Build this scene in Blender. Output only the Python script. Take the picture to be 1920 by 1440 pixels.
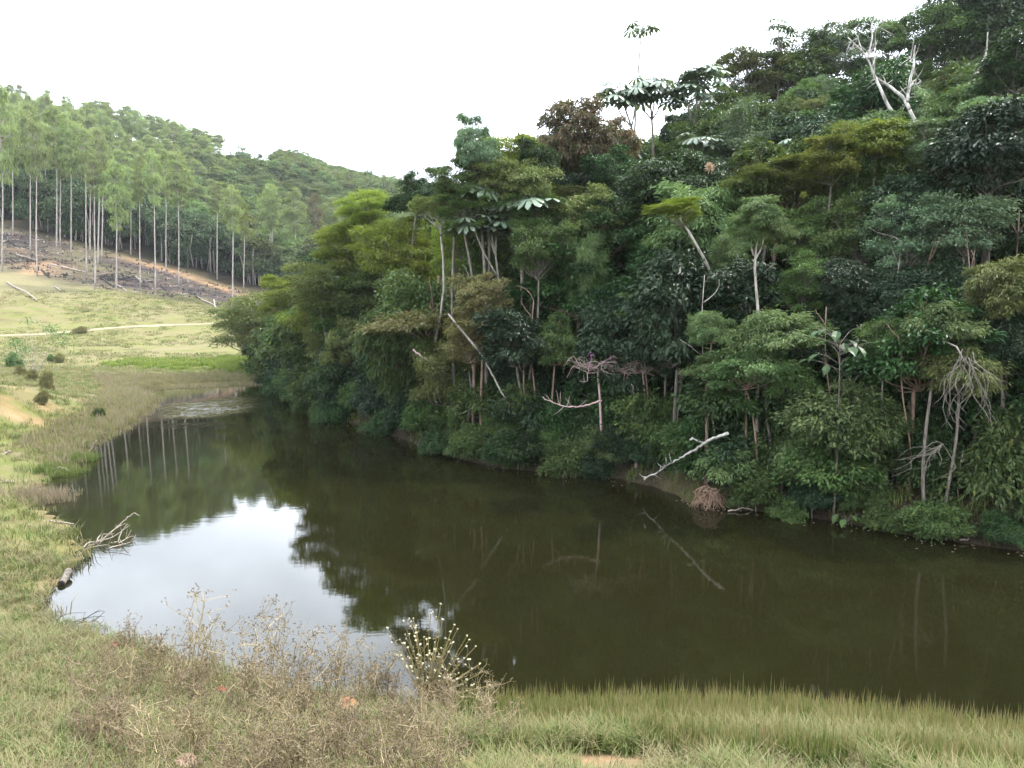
import bpy, math, random
import numpy as np
from mathutils import Vector, Euler, Quaternion

for o in list(bpy.data.objects):
    bpy.data.objects.remove(o, do_unlink=True)
scene = bpy.context.scene
COL = scene.collection
R = math.radians
rng = np.random.default_rng(7)
random.seed(7)

# ------------------------------------------------------------------ camera
FPX, PITCH, CAMZ = 1420.0, R(5.23), 5.0          # focal in pixels of a 1920 wide frame
cam_d = bpy.data.cameras.new('camera')
cam = bpy.data.objects.new('camera', cam_d)
COL.objects.link(cam)
cam.location = (0, 0, CAMZ)
cam.rotation_euler = (R(90) - PITCH, 0, 0)
cam_d.sensor_width = 36.0
cam_d.lens = FPX / 1920 * 36.0
cam_d.clip_start, cam_d.clip_end = 0.1, 4000
scene.camera = cam

# ------------------------------------------------------------------ sky, sun, exposure
SUN_EL, SUN_AZ = 58.0, 62.0                       # azimuth clockwise from +Y (the view direction)
world = bpy.data.worlds.new('World')
scene.world = world
world.use_nodes = True
wn, wl = world.node_tree.nodes, world.node_tree.links
wn.clear()
w_out = wn.new('ShaderNodeOutputWorld')
w_bg = wn.new('ShaderNodeBackground')
w_bg.inputs['Strength'].default_value = 0.1
sky = wn.new('ShaderNodeTexSky')
sky.sky_type = 'NISHITA'
sky.sun_disc = False
sky.sun_elevation = R(SUN_EL)
sky.sun_rotation = R(SUN_AZ)
sky.air_density, sky.dust_density, sky.ozone_density = 1.0, 2.0, 1.0
w_tc = wn.new('ShaderNodeTexCoord')
w_map = wn.new('ShaderNodeMapping')
w_map.inputs['Scale'].default_value = (1.0, 1.0, 2.2)
w_noise = wn.new('ShaderNodeTexNoise')
w_noise.inputs['Scale'].default_value = 2.6
w_noise.inputs['Detail'].default_value = 7.0
w_noise.inputs['Roughness'].default_value = 0.55
w_ramp = wn.new('ShaderNodeValToRGB')
w_ramp.color_ramp.elements[0].position = 0.36
w_ramp.color_ramp.elements[0].color = (0.66, 0.66, 0.66, 1)
w_ramp.color_ramp.elements[1].position = 0.56
w_mix = wn.new('ShaderNodeMix')
w_mix.data_type = 'RGBA'
w_mix.inputs['B'].default_value = (27.0, 29.2, 32.4, 1)      # bright thin cloud
wl.new(w_tc.outputs['Generated'], w_map.inputs['Vector'])
wl.new(w_map.outputs['Vector'], w_noise.inputs['Vector'])
wl.new(w_noise.outputs['Fac'], w_ramp.inputs['Fac'])
wl.new(w_ramp.outputs['Color'], w_mix.inputs['Factor'])
wl.new(sky.outputs['Color'], w_mix.inputs['A'])
wl.new(w_mix.outputs['Result'], w_bg.inputs['Color'])
wl.new(w_bg.outputs['Background'], w_out.inputs['Surface'])

sun_d = bpy.data.lights.new('sun', 'SUN')
sun_d.energy = 3.6
sun_d.angle = R(2.5)
sun_d.color = (1.0, 0.95, 0.86)
sun = bpy.data.objects.new('sun', sun_d)
COL.objects.link(sun)
to_sun = Vector((math.sin(R(SUN_AZ)) * math.cos(R(SUN_EL)), math.cos(R(SUN_AZ)) * math.cos(R(SUN_EL)), math.sin(R(SUN_EL))))
sun.rotation_euler = to_sun.to_track_quat('Z', 'Y').to_euler()

vs = scene.view_settings
vs.view_transform = 'Standard'
vs.look = 'None'
vs.exposure = 0.95
vs.gamma = 1.0
vs.use_curve_mapping = False
cy = scene.cycles
cy.max_bounces = 7
cy.diffuse_bounces = 3
cy.glossy_bounces = 3
cy.transmission_bounces = 3
cy.transparent_max_bounces = 4
cy.volume_bounces = 0
cy.caustics_reflective = False
cy.caustics_refractive = False
cy.sample_clamp_indirect = 6.0
try:
    cy.use_denoising = True
    cy.denoiser = 'OPENIMAGEDENOISE'
except Exception:
    pass

# ------------------------------------------------------------------ pixel <-> world helpers
CP, SP = math.cos(PITCH), math.sin(PITCH)


def ray(px, py):
    """direction of a photograph pixel, scaled to one metre of forward (+Y) travel"""
    a, b = (px - 960) / FPX, -(py - 720) / FPX
    y = CP + b * SP
    return np.array([a / y, 1.0, (-SP + b * CP) / y])


def on_level(px, py, z=0.0):
    d = ray(px, py)
    t = (z - CAMZ) / d[2]
    return np.array([d[0] * t, t, z])


def at(px, py, D):
    d = ray(px, py)
    return np.array([d[0] * D, D, CAMZ + d[2] * D])


def project(p):
    x, y, z = p[0], p[1], p[2] - CAMZ
    f = y * CP - z * SP
    u = y * SP + z * CP
    return 960 + FPX * x / f, 720 - FPX * u / f


# ------------------------------------------------------------------ terrain
near_shore_px = [(1920, 1392), (1700, 1362), (1500, 1342), (1300, 1334), (1100, 1336), (1000, 1338), (900, 1336), (760, 1318), (640, 1300),
                 (520, 1285), (400, 1255), (300, 1222), (200, 1188), (130, 1172), (84, 1150), (88, 1116), (120, 1088), (165, 1042), (150, 1008),
                 (120, 975), (70, 950), (90, 905), (125, 862), (165, 832), (225, 802), (272, 768), (290, 748), (262, 735), (290, 724), (400, 719), (478, 716)]
right_shore_px = [(492, 712), (520, 726), (560, 757), (595, 778), (650, 792), (700, 803), (780, 832), (850, 858), (950, 880), (1050, 888), (1130, 893),
                  (1240, 915), (1300, 945), (1400, 958), (1500, 968), (1600, 984), (1690, 1002), (1800, 1018), (1920, 1034), (2040, 1050)]
NEAR = np.array([on_level(*p)[:2] for p in near_shore_px])
RIGHT = np.array([on_level(*p)[:2] for p in right_shore_px])
LAKE = np.vstack([np.array([[22.0, 7.0], [14.0, 7.8]]), NEAR, RIGHT, np.array([[20.0, 14.5], [24.0, 13.0]])])


def seg_dist(P, A, closed=True):
    n = len(A)
    best = np.full(len(P), 1e9)
    for i in range(n if closed else n - 1):
        a, b = A[i], A[(i + 1) % n]
        ab = b - a
        t = np.clip(((P - a) @ ab) / (ab @ ab + 1e-12), 0, 1)
        d = np.linalg.norm(P - (a + t[:, None] * ab), axis=1)
        best = np.minimum(best, d)
    return best


def inside(P, A):
    x, y = P[:, 0], P[:, 1]
    c = np.zeros(len(P), bool)
    n = len(A)
    for i in range(n):
        a, b = A[i], A[(i - 1) % n]
        k = ((a[1] > y) != (b[1] > y)) & (x < (b[0] - a[0]) * (y - a[1]) / (b[1] - a[1] + 1e-12) + a[0])
        c ^= k
    return c


def lake_sd(P):
    d = seg_dist(P, LAKE)
    return np.where(inside(P, LAKE), -d, d)


def smooth(a, b, x):
    t = np.clip((x - a) / (b - a), 0, 1)
    return t * t * (3 - 2 * t)


class VNoise:
    def __init__(s, seed):
        s.g = np.random.default_rng(seed).random((256, 256))

    def one(s, x, y):
        xi, yi = np.floor(x).astype(int), np.floor(y).astype(int)
        fx, fy = x - xi, y - yi
        fx, fy = fx * fx * (3 - 2 * fx), fy * fy * (3 - 2 * fy)
        g = s.g
        a = g[xi % 256, yi % 256]; b = g[(xi + 1) % 256, yi % 256]
        c = g[xi % 256, (yi + 1) % 256]; d = g[(xi + 1) % 256, (yi + 1) % 256]
        return (a * (1 - fx) + b * fx) * (1 - fy) + (c * (1 - fx) + d * fx) * fy

    def __call__(s, x, y, sc=1.0, oct=4):
        v, amp, tot = 0.0, 1.0, 0.0
        for k in range(oct):
            v = v + amp * (s.one(x / sc * 2 ** k + 17 * k, y / sc * 2 ** k + 31 * k) - 0.5)
            tot += amp
            amp *= 0.5
        return v / tot


N1, N2, N3 = VNoise(1), VNoise(2), VNoise(3)

FAR_PX = np.array([-500, 0, 150, 300, 430, 520, 735, 1000, 2200.0])
FAR_U = (FAR_PX - 960) / FPX
FAR_D = np.array([55, 64, 80, 95, 115, 145, 180, 215, 250, 300, 420, 900, 2500.0])
FAR_Z = np.array([
    #  -500    0   150   300   430   520   735  1000  2200
    [0.5, 0.3, 0.1, 0.0, 0.0, 0.0, 0.0, 0.0, 0.0],
    [1.2, 0.6, 0.4, 0.25, 0.2, 0.2, 0.2, 0.2, 0.2],
    [2.6, 1.5, 1.3, 1.2, 1.5, 1.5, 1.5, 1.5, 1.5],
    [5.0, 3.2, 3.0, 3.3, 3.8, 3.8, 3.6, 3.6, 3.6],
    [15.0, 11.4, 9.0, 7.6, 5.9, 5.4, 5.0, 5.0, 5.0],
    [27.0, 21.9, 18.4, 14.0, 9.2, 8.0, 8.0, 8.0, 8.0],
    [41.0, 34.0, 30.0, 25.0, 19.0, 15.0, 14.0, 14.0, 14.0],
    [55.0, 48.0, 43.0, 38.0, 33.0, 28.0, 24.0, 22.0, 20.0],
    [66.0, 60.0, 56.0, 54.0, 54.0, 51.0, 42.0, 36.0, 26.0],
    [74.0, 70.0, 67.0, 66.0, 68.0, 65.0, 53.0, 45.0, 30.0],
    [50.0, 48.0, 46.0, 46.0, 46.0, 44.0, 38.0, 32.0, 26.0],
    [10, 10, 10, 10, 10, 10, 10, 10, 10],
    [0, 0, 0, 0, 0, 0, 0, 0, 0.0]])
# right hillside: rise behind its shoreline
HS_U = RIGHT[:, 0] / RIGHT[:, 1]
HS_D = RIGHT[:, 1]
SL_U = (np.array([470, 560, 700, 900, 1100, 1500, 1900, 2300]) - 960) / FPX
SL_K = np.array([0.05, 0.13, 0.25, 0.38, 0.45, 0.50, 0.56, 0.58])
SL_CAP = np.array([1.0, 2.5, 5.0, 11.0, 15.0, 19.0, 21.0, 21.0])


def far_z(x, y):
    yy = np.maximum(y, 1.0)
    u = np.clip(x / yy, FAR_U[0], FAR_U[-1])
    D = np.clip(yy, FAR_D[0], FAR_D[-1])
    # smoothed along depth
    acc = 0
    for off in (-7, -3.5, 0, 3.5, 7):
        Dk = np.clip(D + off, FAR_D[0], FAR_D[-1])
        j = np.clip(np.searchsorted(FAR_D, Dk) - 1, 0, len(FAR_D) - 2)
        t = (Dk - FAR_D[j]) / (FAR_D[j + 1] - FAR_D[j])
        i = np.clip(np.searchsorted(FAR_U, u) - 1, 0, len(FAR_U) - 2)
        s = (u - FAR_U[i]) / (FAR_U[i + 1] - FAR_U[i])
        acc = acc + (FAR_Z[j, i] * (1 - s) + FAR_Z[j, i + 1] * s) * (1 - t) + (FAR_Z[j + 1, i] * (1 - s) + FAR_Z[j + 1, i + 1] * s) * t
    return acc / 5


def hill_z(x, y):
    yy = np.maximum(y, 1.0)
    u = x / yy
    Ds = np.interp(u, HS_U, HS_D)
    k = np.interp(u, SL_U, SL_K)
    cap = np.interp(u, SL_U, SL_CAP)
    d = y - Ds
    z = 0.25 * smooth(0, 0.6, d) + k * d
    z = cap * (1 - np.exp(-np.maximum(z, 0) / cap * 1.15)) * 1.05
    return np.where((u > HS_U[0] - 0.01) & (d > 0), z, -5.0)


KNOLL = at(15, 715, 32)


def ground_z(x, y):
    x, y = np.atleast_1d(np.asarray(x, float)), np.atleast_1d(np.asarray(y, float))
    P = np.stack([x, y], 1)
    sd = lake_sd(P)
    shore = np.where(sd > 0, 0.0, 1.0)
    dam = np.minimum(0.36 * sd, 3.4)
    left = 3.0 * (1 - np.exp(-np.maximum(sd, 0) * 0.17 / 3.0)) + 1.35 * np.exp(-(((x - KNOLL[0]) / 4.0) ** 2 + ((y - KNOLL[1]) / 6.0) ** 2)) * smooth(0.2, 5.0, sd)
    w_left = smooth(9.5, 13.0, y)
    near = dam * (1 - w_left) + left * w_left
    near = near * (1 - smooth(42, 66, y)) + 0.0
    far = far_z(x, y) * smooth(42, 66, y)
    out = near + far + 0.05 * N1(x, y, 1.6) * smooth(0, 1, sd) + 0.5 * N2(x, y, 14) * smooth(2, 12, sd) * smooth(30, 60, y)
    out = out + 3.0 * N3(x, y, 50) * smooth(140, 200, y)
    hz = hill_z(x, y)
    hz = np.where(hz > -1, hz + 0.5 * N2(x, y, 5) * smooth(0, 3, hz), hz)
    w = smooth(-0.3, 0.0, np.minimum(hz, 0))
    out = np.where(hz > -1, np.maximum(hz, np.where(y > 60, out, -1)), out)
    bed = -np.minimum(1.3, 0.12 + 0.45 * -sd)
    return np.where(sd > 0, np.maximum(out, 0.03), bed)


def gz(x, y):
    return float(ground_z(x, y)[0])


def hit_ground(px, py, d0=5.0, d1=420.0, n=1600):
    d = ray(px, py)
    D = np.geomspace(d0, d1, n)
    z = CAMZ + d[2] * D
    g = np.maximum(ground_z(d[0] * D, D), 0.0)
    k = np.argmax(z <= g)
    if z[k] > g[k]:
        return None
    return np.array([d[0] * D[k], D[k], g[k]])


def hit_forest(px, py, hc):
    """where the ray of a pixel stands hc metres above the right hillside"""
    d = ray(px, py)
    u = d[0]
    Ds = float(np.interp(u, HS_U, HS_D))
    D = np.linspace(Ds + 0.3, Ds + 60, 300)
    g = ground_z(u * D, D)
    h = CAMZ + d[2] * D - g
    k = np.argmax(h <= hc)
    if h[k] > hc:
        k = len(D) // 2
    return np.array([u * D[k], D[k], CAMZ + d[2] * D[k]]), float(g[k])


# ------------------------------------------------------------------ object helpers
def tag(o, label=None, cat=None, group=None, kind=None):
    for k, v in (('label', label), ('category', cat), ('group', group), ('kind', kind)):
        if v:
            o[k] = v
    return o


def empty(name, loc, label=None, cat=None, group=None):
    o = bpy.data.objects.new(name, None)
    o.empty_display_size = 0.2
    COL.objects.link(o)
    o.location = loc
    return tag(o, label, cat, group)


def np_mesh(name, V, F, mat=None, attrs=None, smooth_shade=False):
    """F: list of (k, array of n by k indices)"""
    V = np.asarray(V, np.float32)
    me = bpy.data.meshes.new(name)
    me.vertices.add(len(V))
    me.vertices.foreach_set('co', V.ravel())
    loops, starts, tot, s = [], [], [], 0
    for f in F:
        f = np.asarray(f, np.int32)
        if not len(f):
            continue
        k = f.shape[1]
        loops.append(f.ravel())
        starts.append(s + np.arange(len(f)) * k)
        tot.append(np.full(len(f), k))
        s += f.size
    me.loops.add(s)
    me.loops.foreach_set('vertex_index', np.concatenate(loops).astype(np.int32))
    st = np.concatenate(starts).astype(np.int32)
    me.polygons.add(len(st))
    me.polygons.foreach_set('loop_start', st)
    if smooth_shade:
        me.polygons.foreach_set('use_smooth', np.ones(len(st), bool))
    else:
        me.polygons.foreach_set('use_smooth', np.zeros(len(st), bool))
    for nme, arr in (attrs or {}).items():
        a = me.attributes.new(nme, 'FLOAT', 'POINT')
        a.data.foreach_set('value', np.asarray(arr, np.float32))
    if mat:
        me.materials.append(mat)
    me.update(calc_edges=True)
    me.validate()
    return me


def mobj(name, me, parent=None, loc=(0, 0, 0), rot=(0, 0, 0), scale=(1, 1, 1), mat=None):
    o = bpy.data.objects.new(name, me)
    COL.objects.link(o)
    o.location, o.rotation_euler, o.scale = loc, rot, scale
    if parent:
        o.parent = parent
    if mat:
        o.material_slots[0].link = 'OBJECT'
        o.material_slots[0].material = mat
    return o


class MB:
    """collects tubes, leaves and other pieces of one mesh"""
    def __init__(s):
        s.V, s.T, s.Q, s.A, s.n = [], [], [], [], 0

    def add(s, V, T=None, Q=None, a=0.0):
        V = np.asarray(V, float)
        s.V.append(V)
        if T is not None and len(T):
            s.T.append(np.asarray(T) + s.n)
        if Q is not None and len(Q):
            s.Q.append(np.asarray(Q) + s.n)
        s.A.append(np.broadcast_to(np.asarray(a, float), (len(V),)))
        s.n += len(V)

    def tube(s, P, r, k=6, a=0.0, cap=True):
        P = np.asarray(P, float)
        n = len(P)
        r = np.broadcast_to(np.asarray(r, float), (n,))
        T = np.gradient(P, axis=0)
        T /= np.linalg.norm(T, axis=1)[:, None] + 1e-9
        ref = np.array([0.31, 0.95, 0.05]) if abs(T[:, 1]).mean() < 0.8 else np.array([0.95, 0.1, 0.3])
        U = np.cross(T, ref)
        U /= np.linalg.norm(U, axis=1)[:, None] + 1e-9
        W = np.cross(T, U)
        ang = np.arange(k) * 2 * math.pi / k
        V = P[:, None, :] + r[:, None, None] * (np.cos(ang)[None, :, None] * U[:, None, :] + np.sin(ang)[None, :, None] * W[:, None, :])
        V = V.reshape(-1, 3)
        i, j = np.meshgrid(np.arange(n - 1), np.arange(k), indexing='ij')
        i, j = i.ravel(), j.ravel()
        Q = np.stack([i * k + j, i * k + (j + 1) % k, (i + 1) * k + (j + 1) % k, (i + 1) * k + j], 1)
        T_ = None
        if cap:
            V = np.vstack([V, P[0], P[-1]])
            c0, c1 = n * k, n * k + 1
            jj = np.arange(k)
            T_ = np.vstack([np.stack([np.full(k, c0), (jj + 1) % k, jj], 1),
                            np.stack([np.full(k, c1), (n - 1) * k + jj, (n - 1) * k + (jj + 1) % k], 1)])
        s.add(V, T_, Q, a)

    def leaves(s, P, D, Nn, L, W, a, fold=0.12):
        """kite leaves of two triangles: base P, direction D, up Nn"""
        n = len(P)
        D = D / (np.linalg.norm(D, axis=1)[:, None] + 1e-9)
        S = np.cross(D, Nn)
        S /= np.linalg.norm(S, axis=1)[:, None] + 1e-9
        N_ = np.cross(S, D)
        L = np.broadcast_to(L, (n,))[:, None]
        W = np.broadcast_to(W, (n,))[:, None]
        v0 = P
        v1 = P + D * L * 0.42 + S * W * 0.5 + N_ * W * fold
        v2 = P + D * L - N_ * L * 0.10
        v3 = P + D * L * 0.42 - S * W * 0.5 + N_ * W * fold
        V = np.stack([v0, v1, v2, v3], 1).reshape(-1, 3)
        b = np.arange(n) * 4
        T = np.stack([np.stack([b, b + 2, b + 1], 1), np.stack([b, b + 3, b + 2], 1)], 1).reshape(-1, 3)
        s.add(V, T, None, np.repeat(np.broadcast_to(a, (n,)), 4))

    def mesh(s, name, mat=None, smooth_shade=False):
        F = []
        if s.T:
            F.append(np.vstack(s.T))
        if s.Q:
            F.append(np.vstack(s.Q))
        return np_mesh(name, np.vstack(s.V), F, mat, {'rnd': np.concatenate(s.A)}, smooth_shade)


def curve_path(p0, p1, n=8, wig=0.04, sag=0.0, g=rng):
    p0, p1 = np.asarray(p0, float), np.asarray(p1, float)
    t = np.linspace(0, 1, n)
    L = np.linalg.norm(p1 - p0)
    P = p0 + (p1 - p0) * t[:, None]
    a, b = g.normal(size=3), g.normal(size=3)
    P = P + (np.sin(t * math.pi)[:, None] * a + np.sin(t * 2 * math.pi)[:, None] * b * 0.6) * wig * L
    P[:, 2] -= sag * L * np.sin(t * math.pi)
    return P


def poly_path(pts, n=12, wig=0.0, g=rng):
    pts = np.asarray(pts, float)
    seg = np.linalg.norm(np.diff(pts, axis=0), axis=1)
    s = np.r_[0, np.cumsum(seg)]
    t = np.linspace(0, s[-1], n)
    P = np.stack([np.interp(t, s, pts[:, k]) for k in range(3)], 1)
    Q = P.copy()
    Q[1:-1] = 0.25 * P[:-2] + 0.5 * P[1:-1] + 0.25 * P[2:]
    if wig:
        Q[1:-1] += g.normal(size=(n - 2, 3)) * wig
    return Q


# ------------------------------------------------------------------ materials
def new_mat(name):
    m = bpy.data.materials.new(name)
    m.use_nodes = True
    nt = m.node_tree
    nt.nodes.clear()
    out = nt.nodes.new('ShaderNodeOutputMaterial')
    return m, nt.nodes, nt.links, out


def mixc(nd, lk, fac, a, b, blend='MIX'):
    m = nd.new('ShaderNodeMix')
    m.data_type = 'RGBA'
    m.blend_type = blend
    for key, v in (('Factor', fac), ('A', a), ('B', b)):
        if hasattr(v, 'is_output') or hasattr(v, 'links'):
            lk.new(v, m.inputs[key])
        elif key == 'Factor':
            m.inputs[key].default_value = v
        else:
            m.inputs[key].default_value = (*v, 1)
    return m.outputs['Result']


def ramp(nd, lk, src, p0, p1, c0=(0, 0, 0), c1=(1, 1, 1)):
    r = nd.new('ShaderNodeValToRGB')
    r.color_ramp.elements[0].position = p0
    r.color_ramp.elements[1].position = p1
    r.color_ramp.elements[0].color = (*c0, 1)
    r.color_ramp.elements[1].color = (*c1, 1)
    lk.new(src, r.inputs['Fac'])
    return r.outputs['Color']


def noise(nd, lk, scale, detail=4, vec=None, rough=0.55):
    t = nd.new('ShaderNodeTexNoise')
    t.inputs['Scale'].default_value = scale
    t.inputs['Detail'].default_value = detail
    t.inputs['Roughness'].default_value = rough
    if vec is not None:
        lk.new(vec, t.inputs['Vector'])
    return t.outputs['Fac']


def math_(nd, lk, op, a, b=None, clamp=False):
    m = nd.new('ShaderNodeMath')
    m.operation = op
    m.use_clamp = clamp
    for i, v in enumerate((a, b)):
        if v is None:
            continue
        if isinstance(v, (int, float)):
            m.inputs[i].default_value = v
        else:
            lk.new(v, m.inputs[i])
    return m.outputs[0]


def attr(nd, name):
    a = nd.new('ShaderNodeAttribute')
    a.attribute_name = name
    return a.outputs['Fac']


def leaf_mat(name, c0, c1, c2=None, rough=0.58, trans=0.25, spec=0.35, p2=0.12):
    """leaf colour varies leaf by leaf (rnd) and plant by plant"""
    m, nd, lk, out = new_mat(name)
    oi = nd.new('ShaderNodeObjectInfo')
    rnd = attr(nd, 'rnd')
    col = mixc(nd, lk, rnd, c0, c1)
    if c2:
        wn_ = nd.new('ShaderNodeTexWhiteNoise')
        wn_.noise_dimensions = '1D'
        lk.new(math_(nd, lk, 'MULTIPLY', rnd, 917.3), wn_.inputs['W'])
        col = mixc(nd, lk, math_(nd, lk, 'LESS_THAN', wn_.outputs['Value'], p2), col, c2)
    hsv = nd.new('ShaderNodeHueSaturation')
    lk.new(col, hsv.inputs['Color'])
    lk.new(math_(nd, lk, 'ADD', math_(nd, lk, 'MULTIPLY', oi.outputs['Random'], 0.028), 0.474), hsv.inputs['Hue'])
    lk.new(math_(nd, lk, 'ADD', math_(nd, lk, 'MULTIPLY', oi.outputs['Random'], 0.5), 0.75), hsv.inputs['Value'])
    p = nd.new('ShaderNodeBsdfPrincipled')
    p.inputs['Roughness'].default_value = rough
    p.inputs['Specular IOR Level'].default_value = spec
    lk.new(hsv.outputs['Color'], p.inputs['Base Color'])
    t = nd.new('ShaderNodeBsdfTranslucent')
    lk.new(mixc(nd, lk, 1.0, hsv.outputs['Color'], (1.3, 1.35, 0.6), 'MULTIPLY'), t.inputs['Color'])
    mx = nd.new('ShaderNodeMixShader')
    mx.inputs[0].default_value = trans
    lk.new(p.outputs[0], mx.inputs[1])
    lk.new(t.outputs[0], mx.inputs[2])
    lk.new(mx.outputs[0], out.inputs['Surface'])
    return m


def bark_mat(name, c0, c1, scale=6.0, rough=0.85):
    m, nd, lk, out = new_mat(name)
    tc = nd.new('ShaderNodeTexCoord')
    mp = nd.new('ShaderNodeMapping')
    mp.inputs['Scale'].default_value = (3.0, 3.0, 0.7)
    lk.new(tc.outputs['Object'], mp.inputs['Vector'])
    n = noise(nd, lk, scale, 5, mp.outputs['Vector'])
    col = mixc(nd, lk, ramp(nd, lk, n, 0.35, 0.65), c0, c1)
    p = nd.new('ShaderNodeBsdfPrincipled')
    p.inputs['Roughness'].default_value = rough
    p.inputs['Specular IOR Level'].default_value = 0.2
    lk.new(col, p.inputs['Base Color'])
    b = nd.new('ShaderNodeBump')
    b.inputs['Strength'].default_value = 0.5
    b.inputs['Distance'].default_value = 0.02
    lk.new(n, b.inputs['Height'])
    lk.new(b.outputs['Normal'], p.inputs['Normal'])
    lk.new(p.outputs[0], out.inputs['Surface'])
    return m


LM = {  # forest kinds used upslope made paler, bank kinds darker, imitating glare and shade
    'feather': leaf_mat('leaf_yellow_green', (0.0684, 0.1082, 0.0176), (0.1380, 0.1766, 0.0376), trans=0.34, spec=0.2),
    'dark':    leaf_mat('leaf_dark_green', (0.0102, 0.0286, 0.0081), (0.0232, 0.0532, 0.0130), rough=0.45, trans=0.18, spec=0.2),
    'mid':     leaf_mat('leaf_mid_green', (0.0263, 0.0542, 0.0158), (0.0560, 0.0945, 0.0263), (0.1050, 0.1269, 0.0306), p2=0.06, spec=0.2),
    'lance':   leaf_mat('leaf_pale_green', (0.0508, 0.0950, 0.0331), (0.1017, 0.1525, 0.0553), rough=0.5, spec=0.2),
    'olive':   leaf_mat('leaf_olive', (0.0509, 0.0730, 0.0211), (0.0996, 0.1218, 0.0387), (0.1439, 0.1439, 0.0554), p2=0.08, spec=0.2),
    'brown':   leaf_mat('leaf_brown_tinged', (0.0742, 0.0877, 0.0293), (0.1294, 0.1260, 0.0495), (0.1688, 0.1125, 0.0619), p2=0.16, spec=0.2),
    'rust':    leaf_mat('leaf_rust', (0.0781, 0.0630, 0.0353), (0.1701, 0.1235, 0.0731), (0.0567, 0.0819, 0.0315), p2=0.35, spec=0.2),
    'lime':    leaf_mat('leaf_lime', (0.0756, 0.1080, 0.0216), (0.1350, 0.1620, 0.0367), (0.1620, 0.1620, 0.0432), trans=0.34, p2=0.08, spec=0.2),
    'silver':  leaf_mat('leaf_silvery', (0.0464, 0.0858, 0.0441), (0.0986, 0.1485, 0.0812), rough=0.45, spec=0.2),
    'blue':    leaf_mat('leaf_deep_green', (0.0081, 0.0219, 0.0087), (0.0185, 0.0381, 0.0156), rough=0.45, spec=0.2, trans=0.15),
    'euc':     leaf_mat('leaf_eucalyptus', (0.095, 0.135, 0.045), (0.165, 0.210, 0.075), trans=0.32),
    'ceca':    leaf_mat('leaf_cecropia', (0.060, 0.098, 0.056), (0.135, 0.175, 0.120), rough=0.38, spec=0.6, trans=0.15),
    'wood':    leaf_mat('leaf_far_wood', (0.060, 0.096, 0.030), (0.120, 0.155, 0.055), (0.18, 0.20, 0.12), trans=0.28, p2=0.06),
    'shade':   leaf_mat('leaf_far_wood_shaded', (0.022, 0.048, 0.016), (0.050, 0.084, 0.028), trans=0.2),  # darker far wood leaf: shadow behind the trunks put into the colour
    'pink':    leaf_mat('petal_pink', (0.32, 0.10, 0.26), (0.45, 0.2, 0.38)),
    'big':     leaf_mat('leaf_big_green', (0.035, 0.095, 0.028), (0.060, 0.130, 0.040), rough=0.4, spec=0.5),
    'dry':     leaf_mat('leaf_dry_brown', (0.20, 0.14, 0.10), (0.32, 0.23, 0.18)),
}
BK = {
    'grey':  bark_mat('bark_grey_brown', (0.060, 0.050, 0.040), (0.15, 0.130, 0.108)),
    'pale':  bark_mat('bark_pale', (0.14, 0.125, 0.10), (0.30, 0.27, 0.23)),
    'red':   bark_mat('bark_reddish', (0.10, 0.065, 0.045), (0.21, 0.145, 0.105)),
    'white': bark_mat('bark_bleached', (0.11, 0.10, 0.085), (0.40, 0.38, 0.34), 2.2),
    'euc':   bark_mat('bark_eucalyptus', (0.16, 0.135, 0.115), (0.33, 0.295, 0.265), 3.0),
    'char':  bark_mat('bark_charred', (0.012, 0.011, 0.011), (0.06, 0.052, 0.048)),
    'dead':  bark_mat('wood_dead', (0.16, 0.125, 0.10), (0.33, 0.275, 0.23)),
    'root':  bark_mat('root_brown', (0.10, 0.062, 0.042), (0.22, 0.145, 0.10)),
    'pinky': bark_mat('bark_pink_grey', (0.22, 0.14, 0.13), (0.38, 0.28, 0.27)),
}


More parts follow.
